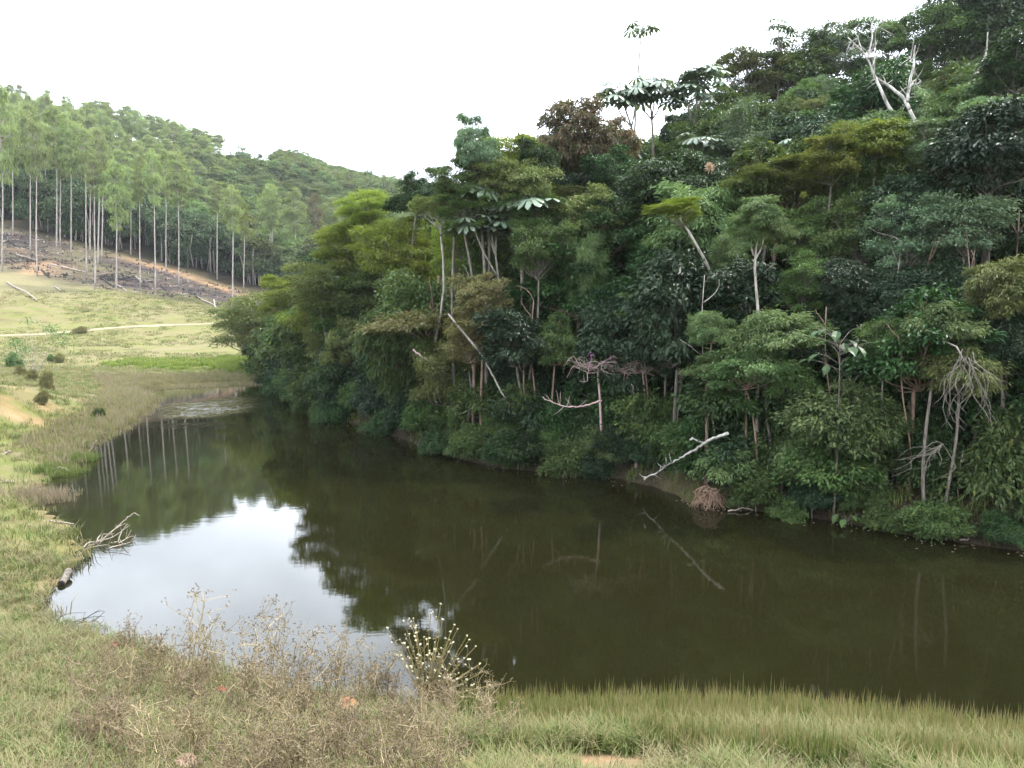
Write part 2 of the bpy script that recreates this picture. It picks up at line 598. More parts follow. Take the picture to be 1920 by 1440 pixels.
def ground_material():
    m, nd, lk, out = new_mat('ground_grass_and_earth')
    geo = nd.new('ShaderNodeNewGeometry')
    pos = geo.outputs['Position']
    n_big = noise(nd, lk, 0.12, 5, pos)
    n_mid = noise(nd, lk, 0.9, 6, pos)
    mp = nd.new('ShaderNodeMapping')
    mp.inputs['Scale'].default_value = (0.5, 1.6, 1.0)
    lk.new(pos, mp.inputs['Vector'])
    n_str = noise(nd, lk, 0.55, 6, mp.outputs['Vector'], 0.62)
    n_fine = noise(nd, lk, 14.0, 5, pos, 0.7)
    grass = mixc(nd, lk, ramp(nd, lk, n_mid, 0.35, 0.65), (0.100, 0.120, 0.028), (0.155, 0.152, 0.050))
    grass = mixc(nd, lk, ramp(nd, lk, n_str, 0.42, 0.62), grass, (0.165, 0.138, 0.070))
    n_pat = noise(nd, lk, 0.28, 6, mp.outputs['Vector'], 0.68)
    grass = mixc(nd, lk, ramp(nd, lk, n_pat, 0.56, 0.66), grass, (0.090, 0.078, 0.036))
    grass = mixc(nd, lk, ramp(nd, lk, n_big, 0.45, 0.70), grass, mixc(nd, lk, 0.5, grass, (0.125, 0.105, 0.045)))
    lush = mixc(nd, lk, n_mid, (0.085, 0.135, 0.014), (0.145, 0.185, 0.022))
    grass = mixc(nd, lk, attr(nd, 'lush'), grass, lush)
    straw = mixc(nd, lk, n_fine, (0.130, 0.105, 0.055), (0.235, 0.200, 0.120))
    col = mixc(nd, lk, attr(nd, 'straw'), grass, straw)
    earth = mixc(nd, lk, ramp(nd, lk, n_mid, 0.3, 0.7), (0.21, 0.125, 0.066), (0.36, 0.225, 0.130))
    burn = mixc(nd, lk, ramp(nd, lk, n_str, 0.40, 0.66), (0.020, 0.017, 0.019), (0.066, 0.050, 0.045))
    burn = mixc(nd, lk, ramp(nd, lk, noise(nd, lk, 1.6, 6, pos, 0.75), 0.55, 0.68), burn, (0.15, 0.115, 0.085))
    col = mixc(nd, lk, attr(nd, 'burn'), col, burn)
    col = mixc(nd, lk, attr(nd, 'earth'), col, earth)
    litter = mixc(nd, lk, ramp(nd, lk, n_fine, 0.35, 0.7), (0.018, 0.016, 0.011), (0.060, 0.044, 0.026))
    col = mixc(nd, lk, attr(nd, 'litter'), col, litter)
    fine = mixc(nd, lk, ramp(nd, lk, n_fine, 0.2, 0.8, (0.62, 0.62, 0.62), (1.3, 1.3, 1.3)), (0, 0, 0), (1, 1, 1))
    col = mixc(nd, lk, 1.0, col, ramp(nd, lk, n_fine, 0.2, 0.8, (0.68, 0.68, 0.68), (1.0, 1.0, 1.0)), 'MULTIPLY')
    p = nd.new('ShaderNodeBsdfPrincipled')
    p.inputs['Roughness'].default_value = 0.95
    p.inputs['Specular IOR Level'].default_value = 0.1
    lk.new(col, p.inputs['Base Color'])
    b = nd.new('ShaderNodeBump')
    b.inputs['Strength'].default_value = 0.9
    b.inputs['Distance'].default_value = 0.12
    lk.new(math_(nd, lk, 'ADD', math_(nd, lk, 'MULTIPLY', n_fine, 0.5), n_mid), b.inputs['Height'])
    lk.new(b.outputs['Normal'], p.inputs['Normal'])
    lk.new(p.outputs[0], out.inputs['Surface'])
    return m


def axis_coords(lo, dense0, dense1, hi, step, grow=1.13):
    mid = list(np.arange(dense0, dense1 + 1e-6, step))
    up, s, v = [], step, dense1
    while v < hi:
        s *= grow
        v += s
        up.append(v)
    dn, s, v = [], step, dense0
    while v > lo:
        s *= grow
        v -= s
        dn.append(v)
    return np.array(dn[::-1] + mid + up)


def in_burn(px, py):
    """scorched slope as seen from the bank, in photograph coordinates of its ground"""
    up = np.interp(px, [-300, 0, 100, 240, 330, 400, 480, 520, 700], [380, 422, 448, 482, 505, 530, 556, 560, 565])
    lo = np.interp(px, [-300, 0, 100, 200, 300, 380, 440, 500, 600], [470, 500, 522, 545, 556, 566, 584, 592, 580])
    return up, lo


def build_ground():
    xs = axis_coords(-1500, -32, 34, 1500, 0.42, 1.05)
    ys = axis_coords(-60, 0, 66, 2600, 0.42, 1.035)
    X, Y = np.meshgrid(xs, ys, indexing='xy')
    x, y = X.ravel(), Y.ravel()
    z = ground_z(x, y)
    nx, ny = len(xs), len(ys)
    i, j = np.meshgrid(np.arange(nx - 1), np.arange(ny - 1), indexing='xy')
    i, j = i.ravel(), j.ravel()
    Q = np.stack([j * nx + i, j * nx + i + 1, (j + 1) * nx + i + 1, (j + 1) * nx + i], 1)
    sd = lake_sd(np.stack([x, y], 1))
    yy = np.maximum(y, 3.0)
    px = 960 + FPX * x / yy
    pyg = 720 - FPX * (yy * SP + (z - CAMZ) * CP) / (yy * CP - (z - CAMZ) * SP)
    far = (y > 80) & (x < 0.06 * y)
    up, lo = in_burn(px, pyg)
    nb = N1(x, y, 9) * 40
    burn = np.where(far, smooth(-8, 6, (pyg + nb * 0.25) - up) * smooth(-9, 9, lo - (pyg + nb)), 0) * smooth(82, 100, y)
    patch = 0.55 + 1.6 * N2(x, y, 7)
    grade = np.interp(px, [0, 140, 240, 480], [0.62, 0.80, 1.05, 1.1])
    burn = burn * np.clip(grade + (patch - 0.55), 0.0, 1.0)
    hz = hill_z(x, y)
    litter = np.where(hz > -1, smooth(-0.02, 0.08, hz), 0.0)
    litter = np.maximum(litter, np.where(far, smooth(4, -10, pyg - up) * (pyg < 600), 0) * smooth(120, 140, y))
    clear = np.where(far & (px > 390) & (px < 545) & (y > 245), smooth(350, 335, pyg), 0)          # open pasture on the ridge
    litter = litter * (1 - clear)
    # orange sandy patches by the camera, pale scar of the left knoll, earth lip at the top of the burn, shore mud
    earth = np.zeros_like(x)
    for (a, b, rr) in ((930, 1428, 0.44), (985, 1422, 0.42), (1110, 1420, 0.36), (1150, 1426, 0.34), (880, 1436, 0.3)):
        c = hit_ground(a, b)
        earth = np.maximum(earth, smooth(rr, rr * 0.4, np.hypot(x - c[0], (y - c[1]) * 1.3) + 0.45 * N1(x, y, 0.5)))
    for (a, b, rr) in ((22, 762, 0.8), (55, 790, 0.6), (45, 740, 0.5)):
        c = hit_ground(a, b)
        earth = np.maximum(earth, 0.65 * smooth(rr * 1.4, rr * 0.1, np.hypot(x - c[0], y - c[1]) + 3.6 * N1(x, y, 1.1) + 1.5 * N2(x, y, .4)))
    lip = np.where(far, np.exp(-((pyg - up - 2) / 5.0) ** 2) * smooth(180, 300, px), 0)
    earth = np.maximum(earth, lip * 0.9)
    for (a, b, rr) in ((90, 495, 3.2), (78, 510, 2.6), (30, 470, 2.5)):
        c = hit_ground(a, b)
        if c is not None:
            earth = np.maximum(earth, 0.8 * smooth(rr, rr * 0.3, np.hypot(x - c[0], y - c[1]) + 5 * N1(x, y, 6)))
    dr = seg_dist(np.stack([x, y], 1), RIGHT, False)
    earth = np.maximum(earth, smooth(0.5, 0.1, np.abs(sd)) * 0.4 * (y < 24)) * smooth(0.3, 1.5, dr)
    litter = np.maximum(litter, smooth(1.2, 0.3, dr))
    op = (px > 1235) & (px < 1440) & (dr < 2)
    litter = np.where(op, litter * 0.8, litter)
    straw = smooth(0.02, 0.28, N2(x, y, 6) + 0.06) * 0.55
    straw = np.where(y < 12, 0.40 + 0.8 * N1(x, y, 1.5), straw)
    straw = np.where((y > 98) & (pyg < 600) & (x < 0), np.maximum(straw, smooth(600, 530, pyg) * smooth(330, 60, px) * 0.7), straw)
    lush = smooth(5, 1.5, np.abs(y - 67.5)) * smooth(200, 250, px) * (px < 620)
    lush = np.maximum(lush, clear * 0.6)
    me = np_mesh('ground', np.stack([x, y, z], 1), [Q], ground_material(),
                 dict(burn=np.clip(burn, 0, 1), litter=np.clip(litter, 0, 1), earth=np.clip(earth, 0, 1),
                      straw=np.clip(straw, 0, 1), lush=np.clip(lush, 0, 1)), True)
    o = mobj('ground', me)
    tag(o, 'sloping ground of grass, scorched earth and forest floor round the pond', kind='structure')


build_ground()


# ------------------------------------------------------------------ pond
def build_pond():
    m, nd, lk, out = new_mat('murky_pond_water')
    geo = nd.new('ShaderNodeNewGeometry')
    pos = geo.outputs['Position']
    p = nd.new('ShaderNodeBsdfPrincipled')
    n0 = noise(nd, lk, 0.08, 3, pos)
    lk.new(mixc(nd, lk, n0, (0.0064, 0.0064, 0.0021), (0.0090, 0.0087, 0.0030)), p.inputs['Base Color'])
    p.inputs['Roughness'].default_value = 0.012
    p.inputs['IOR'].default_value = 1.333
    mp = nd.new('ShaderNodeMapping')
    mp.inputs['Scale'].default_value = (0.7, 1.7, 1.0)
    lk.new(pos, mp.inputs['Vector'])
    rip = noise(nd, lk, 3.2, 4, mp.outputs['Vector'], 0.6)
    mp2 = nd.new('ShaderNodeMapping')
    mp2.inputs['Scale'].default_value = (2.4, 0.85, 1.0)
    lk.new(pos, mp2.inputs['Vector'])
    fine = noise(nd, lk, 1.0, 3, mp2.outputs['Vector'], 0.6)
    # wind-ruffled patches, shaped by the water surface's own position
    sep = nd.new('ShaderNodeSeparateXYZ')
    lk.new(pos, sep.inputs[0])

    def patch(cx, cy, rx, ry):
        a = math_(nd, lk, 'DIVIDE', math_(nd, lk, 'SUBTRACT', sep.outputs[0], cx), rx)
        b = math_(nd, lk, 'DIVIDE', math_(nd, lk, 'SUBTRACT', sep.outputs[1], cy), ry)
        d = math_(nd, lk, 'ADD', math_(nd, lk, 'MULTIPLY', a, a), math_(nd, lk, 'MULTIPLY', b, b))
        d = math_(nd, lk, 'ADD', d, math_(nd, lk, 'MULTIPLY', math_(nd, lk, 'SUBTRACT', noise(nd, lk, 0.5, 4, mp.outputs['Vector']), 0.5), 1.6))
        return ramp(nd, lk, d, -0.5, 1.3, (1, 1, 1), (0, 0, 0))
    c = on_level(412, 762)
    w1 = patch(c[0], c[1], 3.4, 6.0)
    c2 = on_level(430, 797)
    w2 = patch(c2[0], c2[1], 4.2, 1.8)
    ruf = math_(nd, lk, 'MAXIMUM', w1, math_(nd, lk, 'MULTIPLY', w2, 0.35))
    b1 = nd.new('ShaderNodeBump')
    b1.inputs['Distance'].default_value = 0.012
    b1.inputs['Strength'].default_value = 0.06
    lk.new(rip, b1.inputs['Height'])
    b2 = nd.new('ShaderNodeBump')
    b2.inputs['Distance'].default_value = 0.22
    lk.new(math_(nd, lk, 'MULTIPLY', math_(nd, lk, 'MULTIPLY', ruf, ruf), 0.9), b2.inputs['Strength'])
    lk.new(fine, b2.inputs['Height'])
    lk.new(b1.outputs['Normal'], b2.inputs['Normal'])
    lk.new(b2.outputs['Normal'], p.inputs['Normal'])
    lk.new(p.outputs[0], out.inputs['Surface'])
    # sheet a little wider than the shoreline, the banks stand above it
    c0 = LAKE.mean(0)
    xs = np.arange(-34, 27, 1.5)
    ys = np.arange(7, 73, 1.5)
    V, Q, idx = [], [], {}
    G = np.array([(a, b) for b in ys for a in xs])
    keep = (lake_sd(G) < 2.4)
    nx = len(xs)
    ins = set(np.nonzero(keep)[0])
    order = {k: i for i, k in enumerate(sorted(ins))}
    V = [(G[k][0], G[k][1], 0.0) for k in sorted(ins)]
    for k in ins:
        if (k % nx) < nx - 1 and k + 1 in ins and k + nx in ins and k + nx + 1 in ins:
            Q.append((order[k], order[k + 1], order[k + nx + 1], order[k + nx]))
    o = mobj('pond', np_mesh('pond', np.array(V), [np.array(Q)], m, None, True))
    tag(o, 'still murky olive pond reflecting the forest and the white sky', kind='structure')


build_pond()


# ------------------------------------------------------------------ dirt path over the meadow
def build_path():
    pts = [hit_ground(a, b) for a, b in ((-60, 634), (0, 630), (60, 629), (120, 624), (180, 619), (250, 613), (330, 609), (400, 607), (450, 606), (520, 605))]
    pts = np.array(pts)
    P = poly_path(pts, 70)
    P[:, 1] += 1.2 * N2(P[:, 0], P[:, 0] * 0, 7)
    g = ground_z(P[:, 0], P[:, 1])
    T = np.gradient(P[:, :2], axis=0)
    T /= np.linalg.norm(T, axis=1)[:, None]
    Nn = np.stack([-T[:, 1], T[:, 0]], 1)
    V = []
    W = 0.45 + 0.9 * np.abs(N1(np.arange(70.), np.zeros(70), 4))
    for off in (-1, -0.4, 0.4, 1):
        q = P[:, :2] + Nn * (off * W)[:, None]
        V.append(np.column_stack([q, ground_z(q[:, 0], q[:, 1]) + (0.03 if abs(off) == 1 else 0.06)]))
    V = np.stack(V, 1).reshape(-1, 3)
    i, j = np.meshgrid(np.arange(69), np.arange(3), indexing='ij')
    i, j = i.ravel(), j.ravel()
    Q = np.stack([i * 4 + j, (i + 1) * 4 + j, (i + 1) * 4 + j + 1, i * 4 + j + 1], 1)
    m, nd, lk, out = new_mat('path_pale_dirt')
    geo = nd.new('ShaderNodeNewGeometry')
    n = noise(nd, lk, 1.2, 5, geo.outputs['Position'])
    p = nd.new('ShaderNodeBsdfPrincipled')
    p.inputs['Roughness'].default_value = 0.95
    lk.new(mixc(nd, lk, n, (0.14, 0.115, 0.06), (0.23, 0.19, 0.115)), p.inputs['Base Color'])
    lk.new(p.outputs[0], out.inputs['Surface'])
    tag(mobj('path', np_mesh('path', V, [Q], m, None, True)), 'pale dirt path crossing the meadow', kind='structure')


build_path()


# ------------------------------------------------------------------ crown prototypes (shared mesh data)
def unit(v):
    return v / (np.linalg.norm(v, axis=-1, keepdims=True) + 1e-9)


def make_crown(seed, n_clump, clump_r, flat, n_leaf, L, W, droop, upb, hollow=0.55, shape='dome', spread=0.9):
    """crown of unit half-width round the origin, plus the limbs that carry its clumps"""
    g = np.random.default_rng(seed)
    ph = g.uniform(0, 6.283, 9)

    def wob(d):
        return 0.80 + 0.22 * math.sin(3.1 * d[0] + ph[0]) * math.sin(2.7 * d[1] + ph[1]) + 0.20 * math.sin(4.3 * d[1] + 3.7 * d[2] + ph[2]) + 0.12 * math.sin(6.1 * d[0] - 5.2 * d[2] + ph[3])
    C = []
    tries = 0
    while len(C) < n_clump and tries < 4000:
        tries += 1
        d = unit(g.normal(size=3))
        r = g.uniform(hollow, 1.0) ** 0.6
        if shape == 'dome':
            if d[2] < -0.8:
                continue
            c = d * r * wob(d) * 1.12 * (1 - clump_r * 0.55)
        elif shape == 'umbrella':
            rr = math.sqrt(g.uniform(0, 1)) * (1 - clump_r * 0.6)
            a = g.uniform(0, 6.283)
            c = np.array([math.cos(a) * rr, math.sin(a) * rr, 0.25 * (1 - rr ** 2) - 0.05 + g.normal() * 0.05])
        elif shape == 'tall':
            zz = g.uniform(-1.0, 1.0)
            w = math.sqrt(max(0.0, 1 - zz * zz)) * (0.85 if zz > -0.2 else 0.65) + 0.08
            a = g.uniform(0, 6.283)
            rr = w * g.uniform(0.35, 1.0)
            c = np.array([math.cos(a) * rr, math.sin(a) * rr, zz])
        else:   # shrub: reaches down to the ground
            c = d * r * wob(d) * 1.1 * (1 - clump_r * 0.5)
            c[2] = abs(c[2]) * 1.1 - 0.25 + g.normal() * 0.15
        if all(np.linalg.norm(c - q) > clump_r * (0.62 if shape != 'dome' else 0.85) for q in C):
            C.append(c)
    C = np.array(C)
    n_c = len(C)
    per = g.multinomial(n_leaf, np.ones(n_c) / n_c)
    mb = MB()
    for c, k in zip(C, per):
        rad = clump_r * g.uniform(0.6, 1.3)
        d = unit(g.normal(size=(k, 3)))
        d[:, 2] = np.where(d[:, 2] < -0.55, -d[:, 2] * g.uniform(0, 1, k), d[:, 2])
        rr = g.uniform(0.35, 1.0, k) ** 0.5
        # ragged clump outline: several lobes
        lob = 1 + 0.30 * np.sin(3 * np.arctan2(d[:, 1], d[:, 0]) + g.uniform(0, 6)) + 0.18 * g.normal(size=k)
        P = c + d * (rr * lob)[:, None] * rad * np.array([1, 1, flat])
        outw = unit(P - c * 0.4) * spread
        D = outw * np.array([1, 1, 0.5]) + g.normal(size=(k, 3)) * 0.55 + np.array([0, 0, -droop])
        Nn = np.array([0, 0, upb]) + g.normal(size=(k, 3)) * 0.6 + outw * 0.3
        sz = g.uniform(0.65, 1.25, k)
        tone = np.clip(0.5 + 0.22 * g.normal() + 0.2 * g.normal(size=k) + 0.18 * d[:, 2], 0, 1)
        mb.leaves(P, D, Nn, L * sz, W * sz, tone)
    if shape in ('dome', 'shrub'):
        k = n_leaf // 9
        d = unit(g.normal(size=(k, 3)))
        lob = 0.62 + 0.13 * np.sin(2.3 * d[:, 0] * 3 + ph[0]) + 0.13 * np.sin(3.1 * d[:, 1] * 3 + ph[1]) + 0.12 * np.sin(4 * d[:, 2] * 2 + ph[2])
        P = d * (lob * g.uniform(0.55, 1.0, k))[:, None] * np.array([1, 1, 1.0])
        if shape == 'shrub':
            P[:, 2] = np.abs(P[:, 2]) - .25
        D = d * np.array([1, 1, .5]) + g.normal(size=(k, 3)) * .6 + np.array([0, 0, -droop])
        mb.leaves(P, D, np.array([0, 0, upb]) + g.normal(size=(k, 3)) * .7, L * g.uniform(.65, 1.2, k), W * g.uniform(.65, 1.2, k), np.clip(.4 + .2 * g.normal(size=k), 0, 1))
    lb = MB()
    low = -0.75 if shape == 'dome' else (-0.55 if shape == 'umbrella' else (-1.0 if shape == 'tall' else -0.45))
    for ci, c in enumerate(C):
        if shape == 'umbrella' and ci % 3:
            continue
        if shape == 'tall':
            p0 = np.array([0, 0, np.clip(c[2] - 0.25, -1, 1)])
        else:
            zt = g.uniform(0, 1) ** 1.5
            p0 = np.array([0, 0, low + zt * max(0.0, c[2] - 0.30 - low)]) + np.array([c[0], c[1], 0]) * 0.04
        mid = p0 * 0.45 + c * 0.55 + np.array([0, 0, -0.06]) + g.normal(size=3) * 0.06
        P = poly_path([p0, mid, c], 6)
        lb.tube(P, np.linspace(0.014 if shape == 'tall' else 0.017, 0.005, 6), 4, 0.5, False)
        for q in range(2):
            e = c + unit(g.normal(size=3)) * clump_r * np.array([0.9, 0.9, flat])
            lb.tube(np.array([P[3], (P[3] + e) / 2 + g.normal(size=3) * 0.03, e]), [0.006, 0.005, 0.003], 3, 0.5, False)
    if shape not in ('tall', 'shrub'):
        lb.tube(np.array([[0, 0, low - .02], [.03, 0, low * .5], [-.02, .02, 0.1], [0, 0, .45]]) , [0.026, 0.022, 0.014, 0.005], 5, 0.5, False)
    if shape == 'tall':
        lb.tube(np.array([[0, 0, -1.02], [0.02, 0, -0.4], [-0.01, 0.02, 0.3], [0, 0, 0.9]]), [0.030, 0.026, 0.015, 0.004], 5, 0.5, False)
    return (mb.mesh('crown', LM['mid']), lb.mesh('limbs', BK['grey'], True))


SHAPES = {}


def proto(kind, n, **kw):
    SHAPES[kind] = [make_crown(hash_seed(kind) + 13 * i, **kw) for i in range(n)]


def hash_seed(s):
    return sum((i + 1) * ord(c) for i, c in enumerate(s))


proto('broad', 5, n_clump=30, clump_r=0.30, flat=0.62, n_leaf=10500, L=0.105, W=0.046, droop=0.50, upb=0.9)
proto('lance', 4, n_clump=28, clump_r=0.29, flat=0.75, n_leaf=10000, L=0.125, W=0.032, droop=0.85, upb=0.7)
proto('small', 5, n_clump=36, clump_r=0.27, flat=0.62, n_leaf=14000, L=0.074, W=0.034, droop=0.35, upb=0.9)
proto('feather', 5, n_clump=32, clump_r=0.32, flat=0.45, n_leaf=13500, L=0.088, W=0.026, droop=0.10, upb=1.2, spread=1.3)
proto('umbrella', 3, n_clump=34, clump_r=0.26, flat=0.42, n_leaf=9500, L=0.075, W=0.026, droop=0.15, upb=1.2, shape='umbrella')
proto('shrub', 5, n_clump=40, clump_r=0.32, flat=0.80, n_leaf=8000, L=0.130, W=0.052, droop=0.5, upb=0.8, shape='shrub')
proto('tall', 4, n_clump=40, clump_r=0.34, flat=0.34, n_leaf=4200, L=0.150, W=0.050, droop=0.55, upb=0.8, shape='tall')
proto('fluff', 4, n_clump=22, clump_r=0.40, flat=0.55, n_leaf=2600, L=0.170, W=0.080, droop=0.3, upb=1.0)

ORD = ['first', 'second', 'third', 'fourth', 'fifth', 'sixth', 'seventh', 'eighth', 'ninth', 'tenth', 'eleventh', 'twelfth', 'thirteenth', 'fourteenth',
       'fifteenth', 'sixteenth', 'seventeenth', 'eighteenth', 'nineteenth', 'twentieth', 'twenty-first', 'twenty-second', 'twenty-third', 'twenty-fourth',
       'twenty-fifth', 'twenty-sixth', 'twenty-seventh', 'twenty-eighth', 'twenty-ninth', 'thirtieth']
ORD += ['%s-%s' % (t, u) for t in ('thirty', 'forty', 'fifty') for u in ORD[:9]]


def tree(name, base, centre, rx, rz, shape, leaf, bark='grey', tr=None, wig=0.022, variant=None, label=None, cat='tree', group=None, stems=1, limb_bark=None):
    """thing > trunk, limbs, crown. base on the ground, centre of the crown in the air, half-width rx, half-height rz"""
    base, centre = np.asarray(base, float), np.asarray(centre, float)
    e = empty(name, base, label, cat, group)
    v = random.randrange(len(SHAPES[shape])) if variant is None else variant % len(SHAPES[shape])
    cm, lm = SHAPES[shape][v]
    rot = (random.uniform(-.2, .2), random.uniform(-.2, .2), random.uniform(0, 6.283)) if shape not in ('tall', 'umbrella') else (0, 0, random.uniform(0, 6.283))
    low = {'umbrella': -0.55, 'tall': -1.0, 'shrub': -0.45}.get(shape, -0.75)
    sc = (rx, rx * random.uniform(0.9, 1.1), rz)
    loc = tuple(centre - base)
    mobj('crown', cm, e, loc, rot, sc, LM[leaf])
    mobj('limbs', lm, e, loc, rot, sc, BK[limb_bark or bark])
    h = centre[2] + low * rz - base[2]
    if h > 0.15:
        r0 = tr if tr else max(0.02, 0.007 * (centre[2] - base[2]) + 0.018 * rx)
        mb = MB()
        for s in range(stems):
            off = np.array([random.uniform(-.25, .25), random.uniform(-.25, .25), 0]) * (s > 0)
            P = curve_path(np.array([0, 0, -0.25]) + off * 2, np.array([loc[0], loc[1], loc[2] + low * rz + 0.02]), 9, wig)
            mb.tube(P, np.linspace(r0, max(0.030 * rx, r0 * 0.5) if stems == 1 else r0 * 0.6, 9) * (1 if s == 0 else 0.8), 7, 0.5)
        mobj('trunk', mb.mesh('trunk', BK[bark], True), e)
    return e


# ------------------------------------------------------------------ eucalyptus on the scorched slope
EUC = [  # base x, base y, top x, top y, crown half-width px, crown length fraction, leaf
    (4, 508, 12, 165, 30, 0.62, 'euc'), (24, 440, 30, 232, 22, 0.45, 'euc'), (57, 478, 63, 192, 26, 0.55, 'euc'), (70, 518, 76, 228, 20, 0.45, 'euc'),
    (106, 472, 115, 203, 24, 0.50, 'euc'), (113, 462, 122, 270, 20, 0.42, 'euc'), (133, 483, 141, 212, 24, 0.50, 'euc'), (163, 520, 168, 242, 19, 0.36, 'euc'),
    (169, 478, 175, 258, 18, 0.44, 'euc'), (178, 543, 186, 292, 17, 0.36, 'euc'), (184, 502, 196, 242, 21, 0.46, 'euc'), (190, 490, 203, 262, 20, 0.48, 'euc'),
    (218, 545, 224, 308, 27, 0.62, 'euc'), (245, 478, 249, 318, 16, 0.55, 'euc'), (263, 540, 267, 291, 17, 0.42, 'euc'), (291, 550, 294, 282, 18, 0.46, 'euc'),
    (312, 515, 315, 284, 17, 0.46, 'euc'), (335, 539, 339, 290, 26, 0.46, 'euc'), (407, 525, 413, 341, 15, 0.34, 'euc'), (436, 573, 443, 350, 20, 0.46, 'euc'),
    (457, 542, 462, 382, 15, 0.50, 'lime'), (505, 538, 511, 348, 22, 0.55, 'euc'), (509, 540, 516, 372, 14, 0.40, 'euc'), (553, 530, 557, 355, 20, 0.55, 'euc'),
    (592, 520, 595, 366, 18, 0.58, 'brown'), (623, 505, 626, 372, 20, 0.58, 'euc')]


def eucalyptus(i, b, label, group, leaf='euc'):
    bx, by, tx, ty, hw, frac, leaf = b
    B = hit_ground(bx, by)
    D = B[1]
    T = at(tx, ty, D)
    H = T[2] - B[2]
    L = H * frac * 0.78
    rx = hw / FPX * D * 0.92
    C = np.array([B[0] + (T[0] - B[0]) * .4, D, T[2] - L * 0.52])
    e = tree('eucalyptus_tree', B, C, rx, L * 0.52, 'tall', leaf, 'euc', tr=0.11 + 0.03 * random.random(), wig=0.003, variant=i, label=label, cat='tree', group=group)
    return e


for i, b in enumerate(sorted(EUC)):
    if b[6] == 'brown':
        lab = 'brownish half-dry eucalyptus, thin bare trunk, beside the green forest edge'
    elif b[6] == 'lime':
        lab = 'short yellow-green eucalyptus at the right end of the scorched slope'
    else:
        lab = 'tall bare-trunked eucalyptus on the scorched slope, %s trunk from the left' % ORD[i]
    eucalyptus(i, b, lab, 'tall eucalyptus trees on the scorched slope')

# plantation behind, each tree its own; then the round-crowned wood as one far mass
pl, tries = [], 0
while len(pl) < 185 and tries < 5000:
    tries += 1
    px = random.uniform(-60, 430)
    D = random.uniform(152, 288)
    u = (px - 960) / FPX
    if D < np.interp(px, [0, 240, 430], [160, 168, 195]):
        continue
    x, y = u * D, D
    if all((x - a) ** 2 + (y - b) ** 2 > 4.2 ** 2 for a, b in pl):
        pl.append((x, y))
pl.sort(key=lambda p: (round(p[1] / 11), p[0] / p[1]))
rows = {}
for x, y in pl:
    rows.setdefault(round(y / 11), []).append((x, y))
row_name = ['lowest', 'second', 'third', 'fourth', 'fifth', 'sixth', 'seventh', 'eighth', 'ninth', 'topmost']
for ri, key in enumerate(sorted(rows)):
    rname = row_name[min(ri, 9)]
    for k, (x, y) in enumerate(rows[key]):
        z = gz(x, y)
        H = random.uniform(16, 21) * np.interp(960 + FPX * x / y, [200, 330, 430], [1, .72, .42]) * np.interp(y, [240, 288], [1, .85])
        L = H * random.uniform(0.42, 0.55)
        if k < len(ORD):
            lab = 'hillside plantation eucalyptus, %s from the left in the %s row from below' % (ORD[k], ORD[ri])
        else:
            lab = 'hillside plantation eucalyptus near the right end of the %s row' % rname
        tree('eucalyptus_tree', (x, y, z), (x + random.uniform(-.6, .6), y, z + H - L / 2), random.uniform(2.0, 2.9), L / 2, 'tall', 'euc', 'euc',
             tr=0.13, wig=0.006, label=lab, cat='tree', group='eucalyptus plantation on the far hillside')


# ------------------------------------------------------------------ scatter of uncountable stuff
def scatter(name, protos, P, rot, scl, idx, label, cat):
    col = bpy.data.collections.new(name + '_pieces')
    for i, me in enumerate(protos):
        o = bpy.data.objects.new('%s_piece_%02d' % (name, i), me)
        col.objects.link(o)
    me = bpy.data.meshes.new(name)
    P = np.asarray(P, np.float32)
    me.vertices.add(len(P))
    me.vertices.foreach_set('co', P.ravel())
    a = me.attributes.new('rot', 'FLOAT_VECTOR', 'POINT')
    a.data.foreach_set('vector', np.asarray(rot, np.float32).ravel())
    a = me.attributes.new('scl', 'FLOAT_VECTOR', 'POINT')
    scl = np.asarray(scl, np.float32)
    if scl.ndim == 1:
        scl = np.repeat(scl[:, None], 3, 1)
    a.data.foreach_set('vector', scl.ravel())
    a = me.attributes.new('idx', 'INT', 'POINT')
    a.data.foreach_set('value', np.asarray(idx, np.int32))
    o = bpy.data.objects.new(name, me)
    COL.objects.link(o)
    ng = bpy.data.node_groups.new(name, 'GeometryNodeTree')
    ng.interface.new_socket('Geometry', in_out='INPUT', socket_type='NodeSocketGeometry')
    ng.interface.new_socket('Geometry', in_out='OUTPUT', socket_type='NodeSocketGeometry')
    gi, go = ng.nodes.new('NodeGroupInput'), ng.nodes.new('NodeGroupOutput')
    ci = ng.nodes.new('GeometryNodeCollectionInfo')
    ci.inputs['Collection'].default_value = col
    ci.inputs['Separate Children'].default_value = True
    ci.inputs['Reset Children'].default_value = True
    ip = ng.nodes.new('GeometryNodeInstanceOnPoints')
    ip.inputs['Pick Instance'].default_value = True
    for nm, dt, sock in (('rot', 'FLOAT_VECTOR', 'Rotation'), ('scl', 'FLOAT_VECTOR', 'Scale'), ('idx', 'INT', 'Instance Index')):
        na = ng.nodes.new('GeometryNodeInputNamedAttribute')
        na.data_type = dt
        na.inputs['Name'].default_value = nm
        ng.links.new([s for s in na.outputs if s.enabled][0], ip.inputs[sock])
    ng.links.new(gi.outputs[0], ip.inputs['Points'])
    ng.links.new(ci.outputs[0], ip.inputs['Instance'])
    ng.links.new(ip.outputs[0], go.inputs[0])
    md = o.modifiers.new('scatter', 'NODES')
    md.node_group = ng
    return tag(o, label, cat, kind='stuff')


